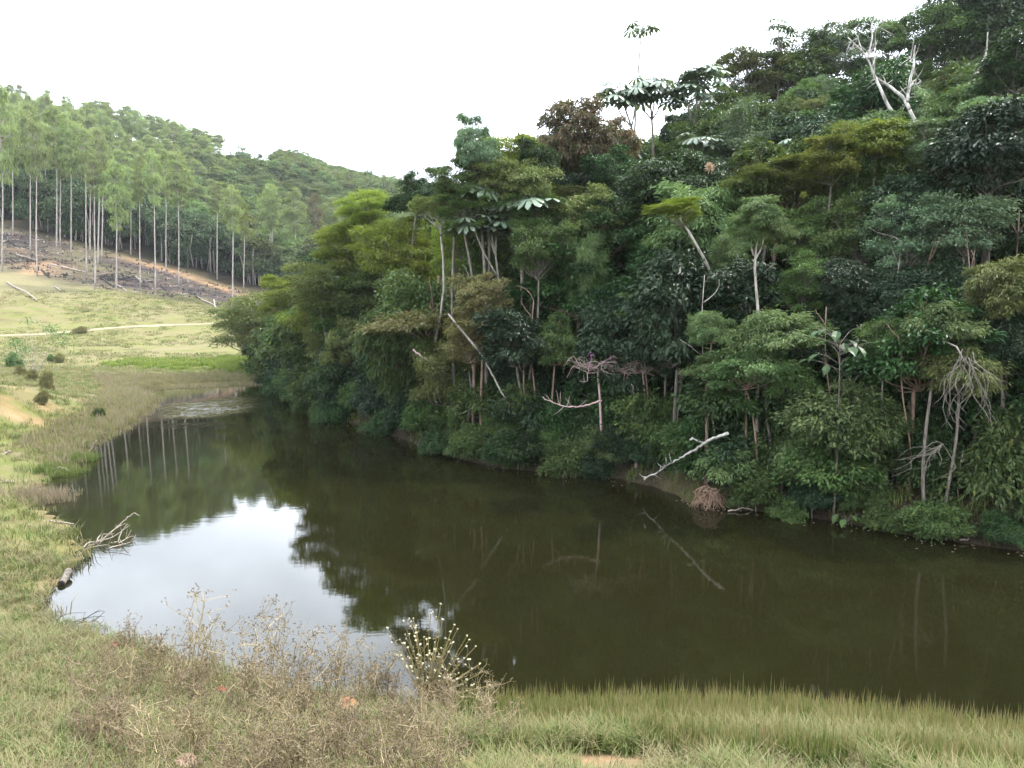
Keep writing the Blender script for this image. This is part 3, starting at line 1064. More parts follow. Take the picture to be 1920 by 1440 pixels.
def far_wood():
    protos = []
    for k, (cm, lm) in enumerate(SHAPES['fluff']):
        c = cm.copy()
        c.materials.clear()
        c.materials.append(LM['wood'] if k % 2 == 0 else LM['olive'] if k == 1 else LM['lance'])
        protos.append(c)
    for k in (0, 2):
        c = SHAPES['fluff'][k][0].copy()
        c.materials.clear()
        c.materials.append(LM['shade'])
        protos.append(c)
    mb = MB()
    mb.tube(np.array([[0, 0, 0], [0.3, 0, 4], [0, 0.3, 8.]]), [0.14, 0.10, 0.06], 5, 0.5)
    mb.tube(np.array([[1.2, 0.4, 0], [1.0, 0, 4], [1.6, 0.3, 7.]]), [0.10, 0.08, 0.05], 5, 0.5)
    protos.append(mb.mesh('stems', BK['pale'], True))
    P, rot, scl, idx = [], [], [], []
    g = np.random.default_rng(5)
    n = 0
    PX = g.uniform(-140, 1000, 6000)
    DD = 132 + 210 * g.uniform(size=6000) ** 1.1
    XX = (PX - 960) / FPX * DD
    ZZ = ground_z(XX, DD)
    for px, D, x, z in zip(PX, DD, XX, ZZ):
        y = D
        if z < 1:
            continue
        qx, qy = project((x, y, z))
        up, lo = in_burn(np.array([px]), None)
        if qy > up[0] - (9 if px < 380 else 20):
            continue
        if 396 < px < 530 and D > 248 and qy < 345:        # open pasture on the ridge
            continue
        pine = (px < 430 and D > 150)
        if pine and g.uniform() < 0.55:
            continue
        s = g.uniform(2.0, 3.4)
        hgt = g.uniform(4.0, 8.0) if D < 215 else g.uniform(1.5, 3.5)
        P.append((x, y, z + hgt)); rot.append((0, 0, g.uniform(0, 6.28))); scl.append((s, s, s * g.uniform(0.7, 1.1)))
        dk = D < 172 and px < 460  # wood edge behind the trunks takes the leaf coloured as shadow
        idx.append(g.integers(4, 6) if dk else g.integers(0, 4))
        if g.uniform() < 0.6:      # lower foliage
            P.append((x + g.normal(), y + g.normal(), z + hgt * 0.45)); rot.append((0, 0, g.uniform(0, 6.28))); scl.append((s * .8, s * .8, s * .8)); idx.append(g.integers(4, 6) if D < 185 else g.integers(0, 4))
        if D < 165 and g.uniform() < 0.8:
            P.append((x, y - 1, z)); rot.append((g.normal() * .05, g.normal() * .05, g.uniform(0, 6.28))); scl.append((1, 1, hgt / 8 + .1)); idx.append(6)
        n += 1
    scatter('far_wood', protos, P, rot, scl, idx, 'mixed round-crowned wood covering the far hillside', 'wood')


far_wood()

# lone trees on the ridge line
for k, (px, py, r, lab) in enumerate([(393, 262, 7, 'small dark round tree on the ridge where the plantation ends'),
                                     (534, 290, 8, 'small lone tree on the skyline above the ridge pasture'),
                                     (562, 300, 7, 'thin flat-topped lone tree on the skyline right of the ridge pasture'),
                                     (488, 298, 6, 'tiny bush on the ridge line over the open pasture')]):
    D = 296
    c = at(px, py, D)
    z = gz(c[0], D)
    c[2] = min(max(c[2], z + 1.5), z + 6.5)
    tree('ridge_tree', (c[0], D, z), c, r / FPX * D, r / FPX * D * (0.5 if k == 2 else 0.9), 'umbrella' if k == 2 else 'fluff', 'mid', 'grey', label=lab)

# ------------------------------------------------------------------ fallen logs on the scorched slope
LOGS = [((8, 440), (28, 462), 'dark', 'dark charred log lying at the upper left edge of the scorched slope'),
        ((32, 479), (75, 492), 'pale', 'long pale fallen trunk on the scorched slope under the left eucalyptus'),
        ((14, 531), (70, 566), 'pale', 'pale thin log on the grass at the far left below the burn'),
        ((78, 507), (94, 523), 'dark', 'short black log beside the bare earth patch'),
        ((95, 497), (160, 512), 'pale', 'pale log lying across the middle of the scorched slope'),
        ((103, 540), (115, 548), 'pale', 'small pale log at the lower edge of the burn, left'),
        ((187, 522), (209, 535), 'dark', 'dark log near the middle of the scorched slope'),
        ((221, 537), (236, 546), 'pale', 'small pale log beside the leafy low-branched eucalyptus'),
        ((255, 520), (266, 531), 'pale', 'pale log touching a eucalyptus base, mid slope'),
        ((303, 538), (325, 553), 'dark', 'charred log on the black lower part of the slope'),
        ((370, 558), (401, 573), 'pale', 'pale split log at the lower right corner of the burn'),
        ((401, 564), (405, 581), 'pale', 'pale broken post leaning at the lower right of the burn'),
        ((4, 455), (20, 452), 'pale', 'short pale log at the left picture edge above the burn')]
for a, b, k, lab in LOGS:
    A, B = hit_ground(*a), hit_ground(*b)
    up = np.array([0, 0, 0.10])
    e = MB()
    P = curve_path(A + up, B + up, 7, 0.012)
    P[1:-1, 2] = np.maximum(P[1:-1, 2], ground_z(P[1:-1, 0], P[1:-1, 1]) + 0.1)
    e.tube(P - A, np.linspace(0.14, 0.09, 7), 7, 0.5)
    for q in range(2):
        m_ = P[2 + 2 * q] - A
        e.tube(np.array([m_, m_ + np.array([random.uniform(-.6, .6), random.uniform(-.4, .2), random.uniform(.2, .6)])]), [0.06, 0.03], 5, 0.5)
    o = mobj('fallen_log', e.mesh('fallen_log', BK['char' if k == 'dark' else 'dead'], True), None, tuple(A))
    tag(o, lab, 'log', 'logs fallen on the scorched slope')

# charred twigs, stumps and ash clods over the scorched slope
gq = np.random.default_rng(19)
PX, PY = gq.uniform(-20, 480, 1500), gq.uniform(425, 580, 1500)
up_, lo_ = in_burn(PX, PY)
Q = [hit_ground(a, b, 85, 170, 130) for a, b, u_, l_ in zip(PX, PY, up_, lo_) if u_ < b < l_]
Q = np.array([q for q in Q if q is not None])
deb = []
for k in range(5):
    mb = MB()
    for j in range(4):
        a_ = gq.uniform(0, 6.28)
        L_ = gq.uniform(.3, 1.0)
        p_ = gq.normal(size=3) * np.array([.5, .5, .02])
        mb.tube(np.array([p_, p_ + np.array([math.cos(a_) * L_, math.sin(a_) * L_, gq.uniform(0, .25)])]), [.05, .025], 4, .5)
    mb.tube(np.array([[0, 0, -.1], [0, 0, gq.uniform(.1, .35)]]), [.14, .10], 6, .5)
    deb.append(mb.mesh('debris', BK[('char', 'dead', 'char', 'root', 'char')[k]]))
n = len(Q)
scatter('charred_debris', deb, Q, np.column_stack([np.zeros(n), np.zeros(n), gq.uniform(0, 6.28, n)]), gq.uniform(.5, 1.3, n), gq.integers(0, 5, n),
        'charred twigs and stumps littering the scorched slope', 'debris')

# ------------------------------------------------------------------ right bank forest
LANDMARK = [(1270, 390, 'the leaning flat-topped tree'), (1660, 130, 'the dead white-limbed tree'), (1090, 240, 'the rust-brown crown'),
            (940, 390, 'the silvery cecropia pair'), (1210, 170, 'the tall cecropia cluster'), (800, 620, 'the brown-tinged umbrella tree'),
            (1290, 855, 'the white dead branch'), (1820, 740, 'the hanging bare twigs'), (1580, 820, 'the vine-draped bush'),
            (475, 610, 'the tip of the wooded point'), (1420, 400, 'the slender pale tree'), (1130, 700, 'the dead pinkish brushwood'),
            (1330, 930, 'the brown root tangle'), (700, 440, 'the yellow-green crowns')]
LOOK = {'feather': 'yellow-green feathery', 'dark': 'dark green glossy', 'mid': 'mid-green', 'lance': 'pale green', 'olive': 'olive green',
        'brown': 'brown-tinged', 'rust': 'rust-brown', 'lime': 'lime green', 'silver': 'silvery green', 'blue': 'deep blue-green'}
auto = {}


def auto_label(e, px, py, leaf, what):
    """kept for later: ranked by distance from the nearest landmark"""
    best = min(LANDMARK, key=lambda l: (l[0] - px) ** 2 + (l[1] - py) ** 2)
    dx, dy = px - best[0], py - best[1]
    rel = ('left of' if dx < 0 else 'right of') if abs(dx) > abs(dy) else ('above' if dy < 0 else 'below')
    auto.setdefault((LOOK[leaf], what, rel, best[2]), []).append((math.hypot(dx, dy), e))


def finish_labels():
    for (look, what, rel, lm), lst in auto.items():
        lst.sort(key=lambda t: t[0])
        for k, (d, e) in enumerate(lst):
            r = 'nearest' if k == 0 else ORD[min(k, 29)] + ' nearest'
            if len(lst) == 1:
                e['label'] = '%s %s, %s %s' % (look, what, rel, lm)
            else:
                e['label'] = '%s %s, %s %s %s' % (look, what, r, rel, lm)


GROUP = 'trees of the dense forest on the right bank'
# crown px x, y, half-width px, half-height px, shape, leaf, bark, height of crown centre above ground (m), label or None
HAND = [
    (470, 612, 66, 54, 'feather', 'olive', 'grey', 4.0, 'spreading olive tree at the tip of the wooded point, leaning over the meadow'),
    (545, 565, 58, 42, 'feather', 'feather', 'grey', 5.2, None), (515, 665, 46, 44, 'broad', 'mid', 'grey', 2.2, None),
    (600, 540, 62, 50, 'feather', 'olive', 'grey', 6.0, None), (575, 640, 60, 50, 'broad', 'mid', 'grey', 3.2, None),
    (660, 470, 60, 55, 'feather', 'feather', 'grey', 7.0, None), (655, 590, 66, 52, 'broad', 'mid', 'grey', 4.0, None),
    (690, 405, 62, 42, 'feather', 'feather', 'grey', 8.5, None), (745, 470, 72, 60, 'feather', 'feather', 'grey', 6.5, 'broad yellow-green tree with visible forked limbs above the umbrella tree'),
    (700, 540, 60, 45, 'small', 'mid', 'grey', 5.0, None), (780, 365, 56, 34, 'small', 'dark', 'grey', 8.5, None),
    (770, 560, 60, 40, 'broad', 'mid', 'grey', 4.5, None), (640, 690, 56, 48, 'broad', 'dark', 'grey', 2.4, None),
    (720, 660, 62, 52, 'broad', 'dark', 'grey', 2.8, None), (825, 392, 56, 36, 'umbrella', 'olive', 'pale', 9.0, 'dome-topped olive tree with a long straight pale trunk left of the cecropia pair'),
    (855, 345, 50, 36, 'small', 'mid', 'grey', 9.0, None), (915, 340, 52, 42, 'feather', 'olive', 'grey', 8.5, None), (985, 345, 58, 42, 'small', 'olive', 'grey', 8.0, None),
    (1010, 305, 46, 34, 'small', 'dark', 'grey', 8.5, None), (1000, 400, 56, 40, 'feather', 'mid', 'grey', 7.0, None), (870, 400, 50, 40, 'feather', 'mid', 'grey', 8.0, None),
    (1150, 330, 52, 40, 'small', 'dark', 'grey', 7.0, None), (1160, 270, 44, 34, 'lance', 'rust', 'grey', 7.5, None), (1330, 260, 60, 44, 'small', 'mid', 'grey', 6.0, None), (1270, 260, 50, 40, 'small', 'dark', 'grey', 6.0, None),
    (860, 470, 52, 50, 'feather', 'feather', 'grey', 6.0, None), (800, 615, 108, 50, 'umbrella', 'brown', 'red', 4.2, 'wide umbrella-shaped tree with brown-tinged crown near the water'),
    (885, 640, 60, 40, 'small', 'brown', 'red', 3.6, None), (905, 552, 58, 36, 'small', 'brown', 'red', 5.2, None),
    (890, 272, 40, 44, 'lance', 'silver', 'grey', 10.0, 'slim airy pale tree standing alone against the sky left of the rust crown'),
    (950, 300, 78, 36, 'feather', 'lime', 'grey', 8.5, 'lime green sparse-topped tree on the skyline above the cecropia pair'),
    (1095, 248, 78, 56, 'lance', 'rust', 'grey', 8.5, 'big rust-brown crown on the skyline in the middle'),
    (1030, 290, 56, 40, 'lance', 'rust', 'grey', 8.0, None), (1080, 315, 60, 46, 'lance', 'blue', 'grey', 6.5, None),
    (1010, 470, 52, 54, 'small', 'mid', 'grey', 6.0, None), (1100, 505, 46, 54, 'lance', 'lance', 'pale', 5.0, None),
    (1120, 420, 72, 48, 'small', 'olive', 'grey', 6.0, None), (1060, 400, 56, 36, 'small', 'olive', 'grey', 6.0, None),
    (1045, 375, 36, 28, 'broad', 'feather', 'grey', 6.0, None),
    (1248, 365, 78, 52, 'broad', 'dark', 'grey', 6.5, 'large dark green dome-shaped tree behind the leaning flat-topped tree'),
    (1190, 440, 52, 46, 'broad', 'dark', 'grey', 5.0, None), (1290, 440, 60, 46, 'broad', 'dark', 'grey', 5.0, None),
    (1235, 500, 70, 44, 'broad', 'dark', 'grey', 4.5, None), (1230, 568, 76, 36, 'broad', 'mid', 'grey', 4.2, 'flat bright-topped tree under the dark dome'),
    (1150, 590, 50, 44, 'broad', 'blue', 'grey', 3.6, None), (1040, 640, 54, 44, 'lance', 'mid', 'red', 3.4, 'mid-green tree with short reddish trunk left of the pinkish brushwood'),
    (1365, 482, 38, 34, 'lance', 'lance', 'pale', 5.0, None), (1435, 340, 70, 34, 'feather', 'olive', 'grey', 6.0, None),
    (1560, 305, 66, 42, 'small', 'lime', 'grey', 6.5, None), (1642, 262, 56, 34, 'broad', 'feather', 'grey', 7.0, 'bright green rounded crown below the dead white-limbed tree'),
    (1530, 350, 66, 46, 'small', 'olive', 'grey', 5.5, None), (1640, 350, 76, 62, 'small', 'mid', 'grey', 5.5, None),
    (1480, 140, 84, 56, 'feather', 'mid', 'pale', 6.5, None), (1400, 150, 66, 50, 'feather', 'olive', 'pale', 6.5, None), (1565, 95, 70, 44, 'small', 'silver', 'pale', 5.5, None),
    (1500, 220, 70, 50, 'small', 'silver', 'grey', 5.0, None), (1420, 235, 60, 44, 'small', 'mid', 'grey', 6.0, None),
    (1700, 180, 60, 50, 'feather', 'mid', 'grey', 4.0, None), (1590, 180, 60, 46, 'small', 'mid', 'grey', 4.0, None),
    (1735, 255, 96, 26, 'umbrella', 'silver', 'pale', 6.5, 'wide flat feathery crown right below the dead white-limbed tree'),
    (1850, 232, 90, 50, 'feather', 'silver', 'grey', 7.0, None), (1790, 120, 76, 54, 'feather', 'mid', 'grey', 4.5, None),
    (1840, 60, 70, 50, 'broad', 'dark', 'grey', 6, None), (1900, 130, 60, 50, 'broad', 'dark', 'grey', 7.5, None), (1740, 60, 62, 46, 'small', 'mid', 'grey', 5.0, None),
    (1660, 75, 50, 36, 'small', 'lance', 'grey', 5.0, None), (1910, 20, 60, 50, 'broad', 'dark', 'grey', 7.0, None), (1800, 5, 60, 44, 'broad', 'dark', 'grey', 7.0, None),
    (1740, 350, 80, 56, 'small', 'olive', 'grey', 5.0, None), (1870, 330, 76, 56, 'small', 'mid', 'grey', 5.0, None),
    (1810, 425, 84, 56, 'small', 'silver', 'grey', 5.0, 'large silvery rounded crown at mid height near the right edge'),
    (1700, 450, 70, 60, 'small', 'silver', 'grey', 4.6, None), (1600, 440, 66, 56, 'small', 'mid', 'grey', 4.8, None), (1510, 440, 56, 50, 'small', 'mid', 'grey', 4.8, None),
    (1880, 540, 80, 50, 'lance', 'olive', 'grey', 4.4, None), (1760, 612, 66, 44, 'lance', 'lance', 'grey', 4.2, None), (1800, 690, 70, 50, 'lance', 'olive', 'grey', 3.4, None),
    (1335, 615, 46, 30, 'lance', 'lance', 'red', 4.6, None), (1445, 625, 76, 42, 'lance', 'lance', 'grey', 4.4, None), (1400, 690, 92, 40, 'lance', 'lance', 'red', 3.6, 'broad layered pale tree on twin reddish trunks above the white dead branch'),
    (1330, 690, 46, 26, 'lance', 'lance', 'red', 3.4, None), (1480, 710, 50, 46, 'lance', 'mid', 'grey', 3.0, None),
    (1660, 640, 46, 36, 'lance', 'mid', 'pale', 3.8, None), (1700, 560, 60, 46, 'broad', 'blue', 'grey', 4.0, None),
    (1600, 540, 60, 50, 'broad', 'blue', 'grey', 4.2, None), (1500, 540, 56, 46, 'small', 'mid', 'grey', 4.2, None),
    (1860, 640, 66, 50, 'broad', 'blue', 'grey', 3.2, None), (1250, 660, 60, 44, 'broad', 'blue', 'grey', 2.8, None),
]
FOREST = []      # footprints, so that fillers keep their distance


def forest_tree(px, py, hw, hh, shape, leaf, bark, hc, lab, lean=(0, 0), **kw):
    C, g = hit_forest(px, py, hc)
    D = C[1]
    rx, rz = hw / FPX * D, hh / FPX * D
    B = np.array([C[0] + lean[0] + random.uniform(-.4, .4), C[1] + lean[1] + random.uniform(-.2, .5), 0])
    B[2] = gz(B[0], B[1])
    if lake_sd(B[None, :2])[0] < 0.3:
        B[1] += 0.9
        B[2] = gz(B[0], B[1])
    rz *= {'umbrella': 1.9, 'feather': 1.25}.get(shape, 1.35)
    e = tree('forest_tree', B, C, rx * 1.08, rz, shape, leaf, bark, label=lab, cat='tree', group=GROUP, **kw)
    FOREST.append((C[0], C[1], C[2], rx))
    if not lab:
        auto_label(e, px, py, leaf, 'tree')
    return e


for h in HAND:
    kw = {}
    if h[0] == 470:
        kw['lean'] = (1.2, 0.8)
    if h[0] in (745, 800, 1400):
        kw['stems'] = 2
    forest_tree(*h, **kw)

# fillers over the slope: leaf kinds go dark by the bank to imitate shade
g = np.random.default_rng(21)
FILL = []
tries = 0
while len(FILL) < 200 and tries < 12000:
    tries += 1
    px = g.uniform(480, 2080)
    u = (px - 960) / FPX
    Ds = np.interp(u, HS_U, HS_D)
    depth = 1.0 + 34 * g.uniform() ** 1.15
    if px < 700:
        depth = 1.0 + 14 * g.uniform()
    D = Ds + depth
    x, y = u * D, D
    sp = 1.75 + 0.03 * depth
    if any((x - a) ** 2 + (y - b) ** 2 < sp * sp for a, b in FILL):
        continue
    FILL.append((x, y))
    z = gz(x, y)
    rx = g.uniform(1.1, 1.9)
    hc = g.uniform(3.0, 6.2) if depth > 4 else g.uniform(1.8, 4.2)
    if px < 620:
        hc *= 0.75
    # keep the skyline as the photograph has it
    qx, qy = project((x, y, z + hc + rx * 0.8))
    lim = np.interp(qx, [420, 520, 600, 650, 735, 800, 850, 900, 1000, 1080, 1180, 1240, 1300, 1400, 1600, 1750, 1920],
                    [600, 545, 480, 400, 365, 345, 330, 290, 290, 230, 260, 230, 190, 130, 80, 30, -20])
    while qy < lim and hc > 1.5:
        hc -= 0.3
        qx, qy = project((x, y, z + hc + rx * 0.8))
    if qy < lim:
        continue
    r = g.uniform()
    if px < 900:
        leaf = 'feather' if r < 0.25 else 'mid' if r < 0.6 else 'olive' if r < 0.85 else 'dark'
    elif depth < 6:
        leaf = 'dark' if r < 0.4 else 'blue' if r < 0.75 else 'mid' if r < .9 else 'lance'
    elif px < 1350:
        leaf = ('dark' if depth < 12 else 'feather') if r < 0.3 else 'mid' if r < 0.6 else 'olive' if r < 0.8 else 'blue' if r < 0.92 else 'lance'
    else:
        leaf = 'mid' if r < 0.3 else ('blue' if depth < 12 else 'silver') if r < 0.5 else 'silver' if r < 0.7 else 'lance' if r < 0.82 else 'olive' if r < 0.92 else 'dark'
    shape = {'feather': 'feather', 'lance': 'lance', 'silver': 'small', 'olive': 'small', 'dark': 'broad', 'blue': 'broad'}.get(leaf, g.choice(['broad', 'small', 'lance']))
    e = tree('forest_tree', (x, y, z), (x + g.normal() * .4, y - abs(g.normal()) * .3, z + hc), rx, rx * g.uniform(0.75, 1.2), str(shape), leaf,
             str(g.choice(['grey', 'grey', 'red'])), cat='tree', group=GROUP, stems=1)
    qx, qy = project((x, y, z + hc))
    auto_label(e, qx, qy, leaf, 'tree')

# understorey bushes filling the slope under the crowns
UND, tries = [], 0
while len(UND) < 110 and tries < 6000:
    tries += 1
    px = g.uniform(500, 2050)
    u = (px - 960) / FPX
    D = np.interp(u, HS_U, HS_D) + 1.6 + (18 if px > 700 else 8) * g.uniform() ** 1.3
    x, y = u * D, D
    if any((x - a) ** 2 + (y - b) ** 2 < 1.5 ** 2 for a, b in UND):
        continue
    UND.append((x, y))
    z = gz(x, y)
    r = g.uniform(0.9, 1.5)
    leaf = str(g.choice(['mid', 'dark', 'blue', 'olive', 'lance'], p=[.25, .4, .3, .05, 0.]))  # mostly the darkest kinds, so leaf colour adds to shade in the gaps
    e = tree('understorey_bush', (x, y, z), (x, y, z + r * g.uniform(0.5, 1.0)), r, r * g.uniform(0.9, 1.5), 'shrub', leaf, 'grey', cat='bush', group='understorey bushes of the right bank forest')
    qx, qy = project((x, y, z + r))
    auto_label(e, qx, qy, leaf, 'bush')

# bushes hanging over the water line
g = np.random.default_rng(33)
t_acc = 0
for k in range(len(RIGHT) - 1):
    a, b = RIGHT[k], RIGHT[k + 1]
    L = np.linalg.norm(b - a)
    nrm = np.array([b[1] - a[1], -(b[0] - a[0])])
    nrm = unit(nrm)
    mid = (a + b) / 2
    if lake_sd((mid + nrm * 0.3)[None])[0] < 0:
        nrm = -nrm
    for row, (off, r0, r1) in enumerate(((0.18, 0.45, 0.80), (1.2, 0.8, 1.3))):
        t = g.uniform(0, 0.8)
        while t < L:
            f = t / L
            p = a + (b - a) * f + nrm * (off + g.normal() * 0.2)
            r = g.uniform(r0, r1) * (1 + max(0, p[1] - 20) / 34)
            qpx = 960 + FPX * p[0] / p[1]
            t += r * (1.25 if row == 0 else 1.15)
            if row == 0 and 1260 < qpx < 1400 and g.uniform() < 0.25:
                continue      # open grassy bank
            z = gz(p[0], p[1])
            rr = g.uniform()
            leaf = 'mid' if rr < 0.3 else 'dark' if rr < 0.62 else 'blue' if rr < 0.9 else 'lance'
            e = tree('bank_bush', (p[0], p[1], z), (p[0], p[1], z + r * g.uniform(0.35, 0.9)), r, r * g.uniform(0.8, 1.2), 'shrub', leaf, 'grey', cat='bush',
                     group='bushes along the right waterline')
            qx, qy = project((p[0], p[1], z + r * .5))
            auto_label(e, qx, qy, leaf, 'waterline bush')

# vine-draped bush and a few neighbours, built large
for (px, py, hw, hh, leaf, hc, lab) in [(1560, 790, 92, 80, 'lance', 2.1, 'large vine-draped bush with hanging leafy strands over the water'),
                                        (1640, 800, 60, 70, 'mid', 2.1, 'bright green leafy bush right of the vine-draped bush'),
                                        (1560, 880, 90, 70, 'mid', 1.0, 'leafy lower bush beneath the vine-draped bush'),
                                        (1490, 860, 50, 60, 'lance', 1.2, 'pale leafy bush left of the vine-draped bush'),
                                        (1370, 870, 60, 50, 'lance', 1.3, 'pale leafy bush behind the white dead branch'),
                                        (1130, 830, 46, 40, 'lance', 1.1, 'pale green bush above the brown dead brush by the water')]:
    C, gg = hit_forest(px, py, hc)
    rx, rz = hw / FPX * C[1], hh / FPX * C[1]
    tree('leafy_bush', (C[0], C[1], gg), C, rx, rz, 'shrub', leaf, 'grey', label=lab, cat='bush')
finish_labels()


# ------------------------------------------------------------------ special trees of the forest
def branchy(e, paths, bark, k=7, name='trunk'):
    """paths: (world points, r0, r1); one mesh relative to e"""
    mb = MB()
    o = np.array(e.location)
    for pts, r0, r1 in paths:
        P = poly_path(np.asarray(pts) - o, 14)
        mb.tube(P, np.linspace(r0, r1, 14), k, 0.5)
    return mobj(name, mb.mesh(name, BK[bark], True), e)


def pix_path(pts, D0, D1=None):
    D1 = D0 if D1 is None else D1
    n = len(pts)
    return [at(p[0], p[1], D0 + (D1 - D0) * i / max(1, n - 1)) for i, p in enumerate(pts)]


# leaning flat-topped tree: bare forked stem, umbrella crown
C, gg = hit_forest(1262, 385, 7.5)
D = C[1]
B = at(1352, 610, D)
Bz = gz(B[0], D)
e = empty('leaning_tree', (B[0], D, Bz), 'leaning flat-topped tree with long bare pale stem and yellow-green crown', 'tree')
branchy(e, [([np.array([B[0], D, Bz - .2])] + pix_path([(1352, 590), (1348, 545), (1330, 500), (1305, 460), (1290, 430), (1275, 408)], D), 0.07, 0.035),
            (pix_path([(1350, 548), (1358, 525), (1364, 500)], D), 0.045, 0.03)], 'pale')
fan = []
for q in range(7):
    t = q / 6
    fan.append((pix_path([(1290, 430), (1262 + 40 * (t - .5), 408 - 6 * t), (1215 + 85 * t, 392 - 4 * math.sin(3 * t))], D, D + random.uniform(-.8, .8)), 0.014, 0.004))
branchy(e, fan, 'grey', 5, 'limbs')
for v, (px, py, hw, hh, ty) in enumerate([(1240, 394, 34, 13, -.15), (1272, 388, 36, 18, .25), (1292, 402, 20, 20, .5), (1222, 392, 20, 8, -.1)]):
    cm, lm = SHAPES['feather'][v]
    c2 = at(px, py, D + (-.4, .3, -.1, .2)[v])
    mobj('crown', cm, e, tuple(c2 - np.array(e.location)), (0, ty, v * 1.3), (hw / FPX * D, hw / FPX * D, hh / FPX * D), LM['feather'])

# slender pale tree next to it
C, gg = hit_forest(1418, 415, 7.0)
D = C[1]
B = at(1424, 640, D)
Bz = gz(B[0], D)
e = empty('slender_tree', (B[0], D, Bz), 'slender pale tree with sinuous pale stem and drooping light leaves', 'tree')
branchy(e, [([np.array([B[0], D, Bz - .2])] + pix_path([(1424, 610), (1418, 540), (1413, 495), (1416, 460), (1424, 425)], D), 0.055, 0.028),
            (pix_path([(1414, 490), (1428, 465), (1432, 445)], D), 0.03, 0.02), (pix_path([(1413, 480), (1405, 450), (1395, 430)], D), 0.025, 0.012)], 'pale')
for v, (px, py, hw, hh) in enumerate([(1425, 395, 50, 34), (1400, 440, 40, 34), (1450, 430, 42, 36)]):
    cm, lm = SHAPES['lance'][v]
    c2 = at(px, py, D - .3 + .3 * v)
    mobj('crown', cm, e, tuple(c2 - np.array(e.location)), (0, 0, v * 2.0), (hw / FPX * D, hw / FPX * D, hh / FPX * D), LM['lance'])

# dead white-limbed tree near the top right
D = 28.0
B = at(1762, 345, D)
Bz = gz(B[0], D)
e = empty('dead_tree', (B[0], D, Bz), 'dead white-limbed tree with big crooked bare branches against the sky', 'tree')
limb = [([(1688, 232), (1670, 205), (1655, 175), (1640, 145), (1628, 105), (1602, 85), (1590, 70)], .13, .03),
        ([(1705, 205), (1695, 185), (1665, 160), (1640, 145)], .12, .09),
        ([(1702, 190), (1706, 160), (1712, 120), (1716, 85)], .12, .05),
        ([(1628, 110), (1636, 80), (1634, 45), (1640, 35)], .08, .02), ([(1636, 125), (1640, 95), (1645, 75)], .05, .015),
        ([(1712, 130), (1722, 148), (1732, 158)], .04, .015), ([(1704, 165), (1712, 155), (1716, 150)], .06, .04),
        ([(1602, 86), (1592, 95)], .03, .015), ([(1616, 95), (1608, 70), (1600, 58)], .03, .01), ([(1640, 60), (1648, 45), (1655, 40)], .02, .008),
        ([(1712, 118), (1706, 105)], .03, .02),
        ([(1762, 345), (1752, 300), (1735, 262), (1705, 205)], .17, .12), ([(1745, 290), (1715, 262), (1688, 232)], .14, .13),
        ([(1758, 330), (1765, 290), (1775, 250), (1772, 243)], .17, .09)]
branchy(e, [([np.array([B[0], D, Bz - .3]), at(1762, 345, D)], .16, .13)] + [(poly_path(pix_path(p, D, D + .6), 16, .03), a * .55, b * .5) for p, a, b in limb], 'white', 8)

mb = MB()
gq = np.random.default_rng(61)
for p, a, b in limb:
    Q = np.array(pix_path(p, D, D + .6)) - np.array(e.location)
    for k in range(4):
        i = gq.integers(0, len(Q) - 1)
        q0 = Q[i] + (Q[i + 1] - Q[i]) * gq.uniform()
        dd = unit(gq.normal(size=3) + np.array([0, 0, .6])) * gq.uniform(.25, .8)
        mb.tube(poly_path([q0, q0 + dd * .5 + gq.normal(size=3) * .06, q0 + dd], 5), np.linspace(.018, .005, 5), 4, .5, False)
mobj('twigs', mb.mesh('twigs', BK['white'], True), e)['kind'] = 'stuff'

# bare grey branch of a neighbour reaching to the right edge
D = 28.0
B = at(1825, 330, D)
e = empty('bare_tree', (B[0], D, gz(B[0], D)), 'grey bare-branched tree near the right edge, lower right of the dead tree', 'tree')
branchy(e, [([np.array([B[0], D, gz(B[0], D) - .3]), at(1822, 240, D), at(1828, 150, D)], .10, .06),
            (pix_path([(1828, 150), (1835, 130), (1850, 100), (1852, 60)], D), .06, .015), (pix_path([(1826, 140), (1860, 130), (1893, 110)], D), .05, .012),
            (pix_path([(1830, 138), (1845, 128)], D), .05, .03)], 'pale')

# pale forked trunks of the upper slope
TRK = [((1385, 300), [(1378, 300), (1390, 270), (1418, 225), (1440, 185)], 'forked pale trunk leaning right on the upper slope', (1395, 262, 1408, 200, 1412, 175)),
       ((1485, 305), [(1484, 305), (1488, 260), (1500, 210), (1515, 160)], 'mottled pale slanting trunk on the upper slope right of the forked trunk', None),
       ((1345, 300), [(1375, 300), (1370, 270), (1362, 245), (1355, 215)], 'thin pale trunk leaning left beside the forked trunk', (1368, 262, 1382, 235, 1385, 225))]
for (bx, by), pts, lab, fork in TRK:
    C, gg = hit_forest(pts[0][0], pts[0][1], 2.0)
    D = C[1]
    e = empty('forked_tree', (C[0], D, gg), lab, 'tree')
    ps = [([np.array([C[0], D, gg - .2])] + pix_path(pts, D), .12, .05)]
    if fork:
        ps.append((pix_path([fork[0:2], fork[2:4], fork[4:6]], D), .06, .03))
    branchy(e, ps, 'pale')
    cm, lm = SHAPES['feather'][len(ps)]
    c2 = at(pts[-1][0] + 5, pts[-1][1] - 25, D)
    mobj('crown', cm, e, tuple(c2 - np.array(e.location)), (0, 0, .5), (1.7, 1.7, 1.1), LM['mid'])


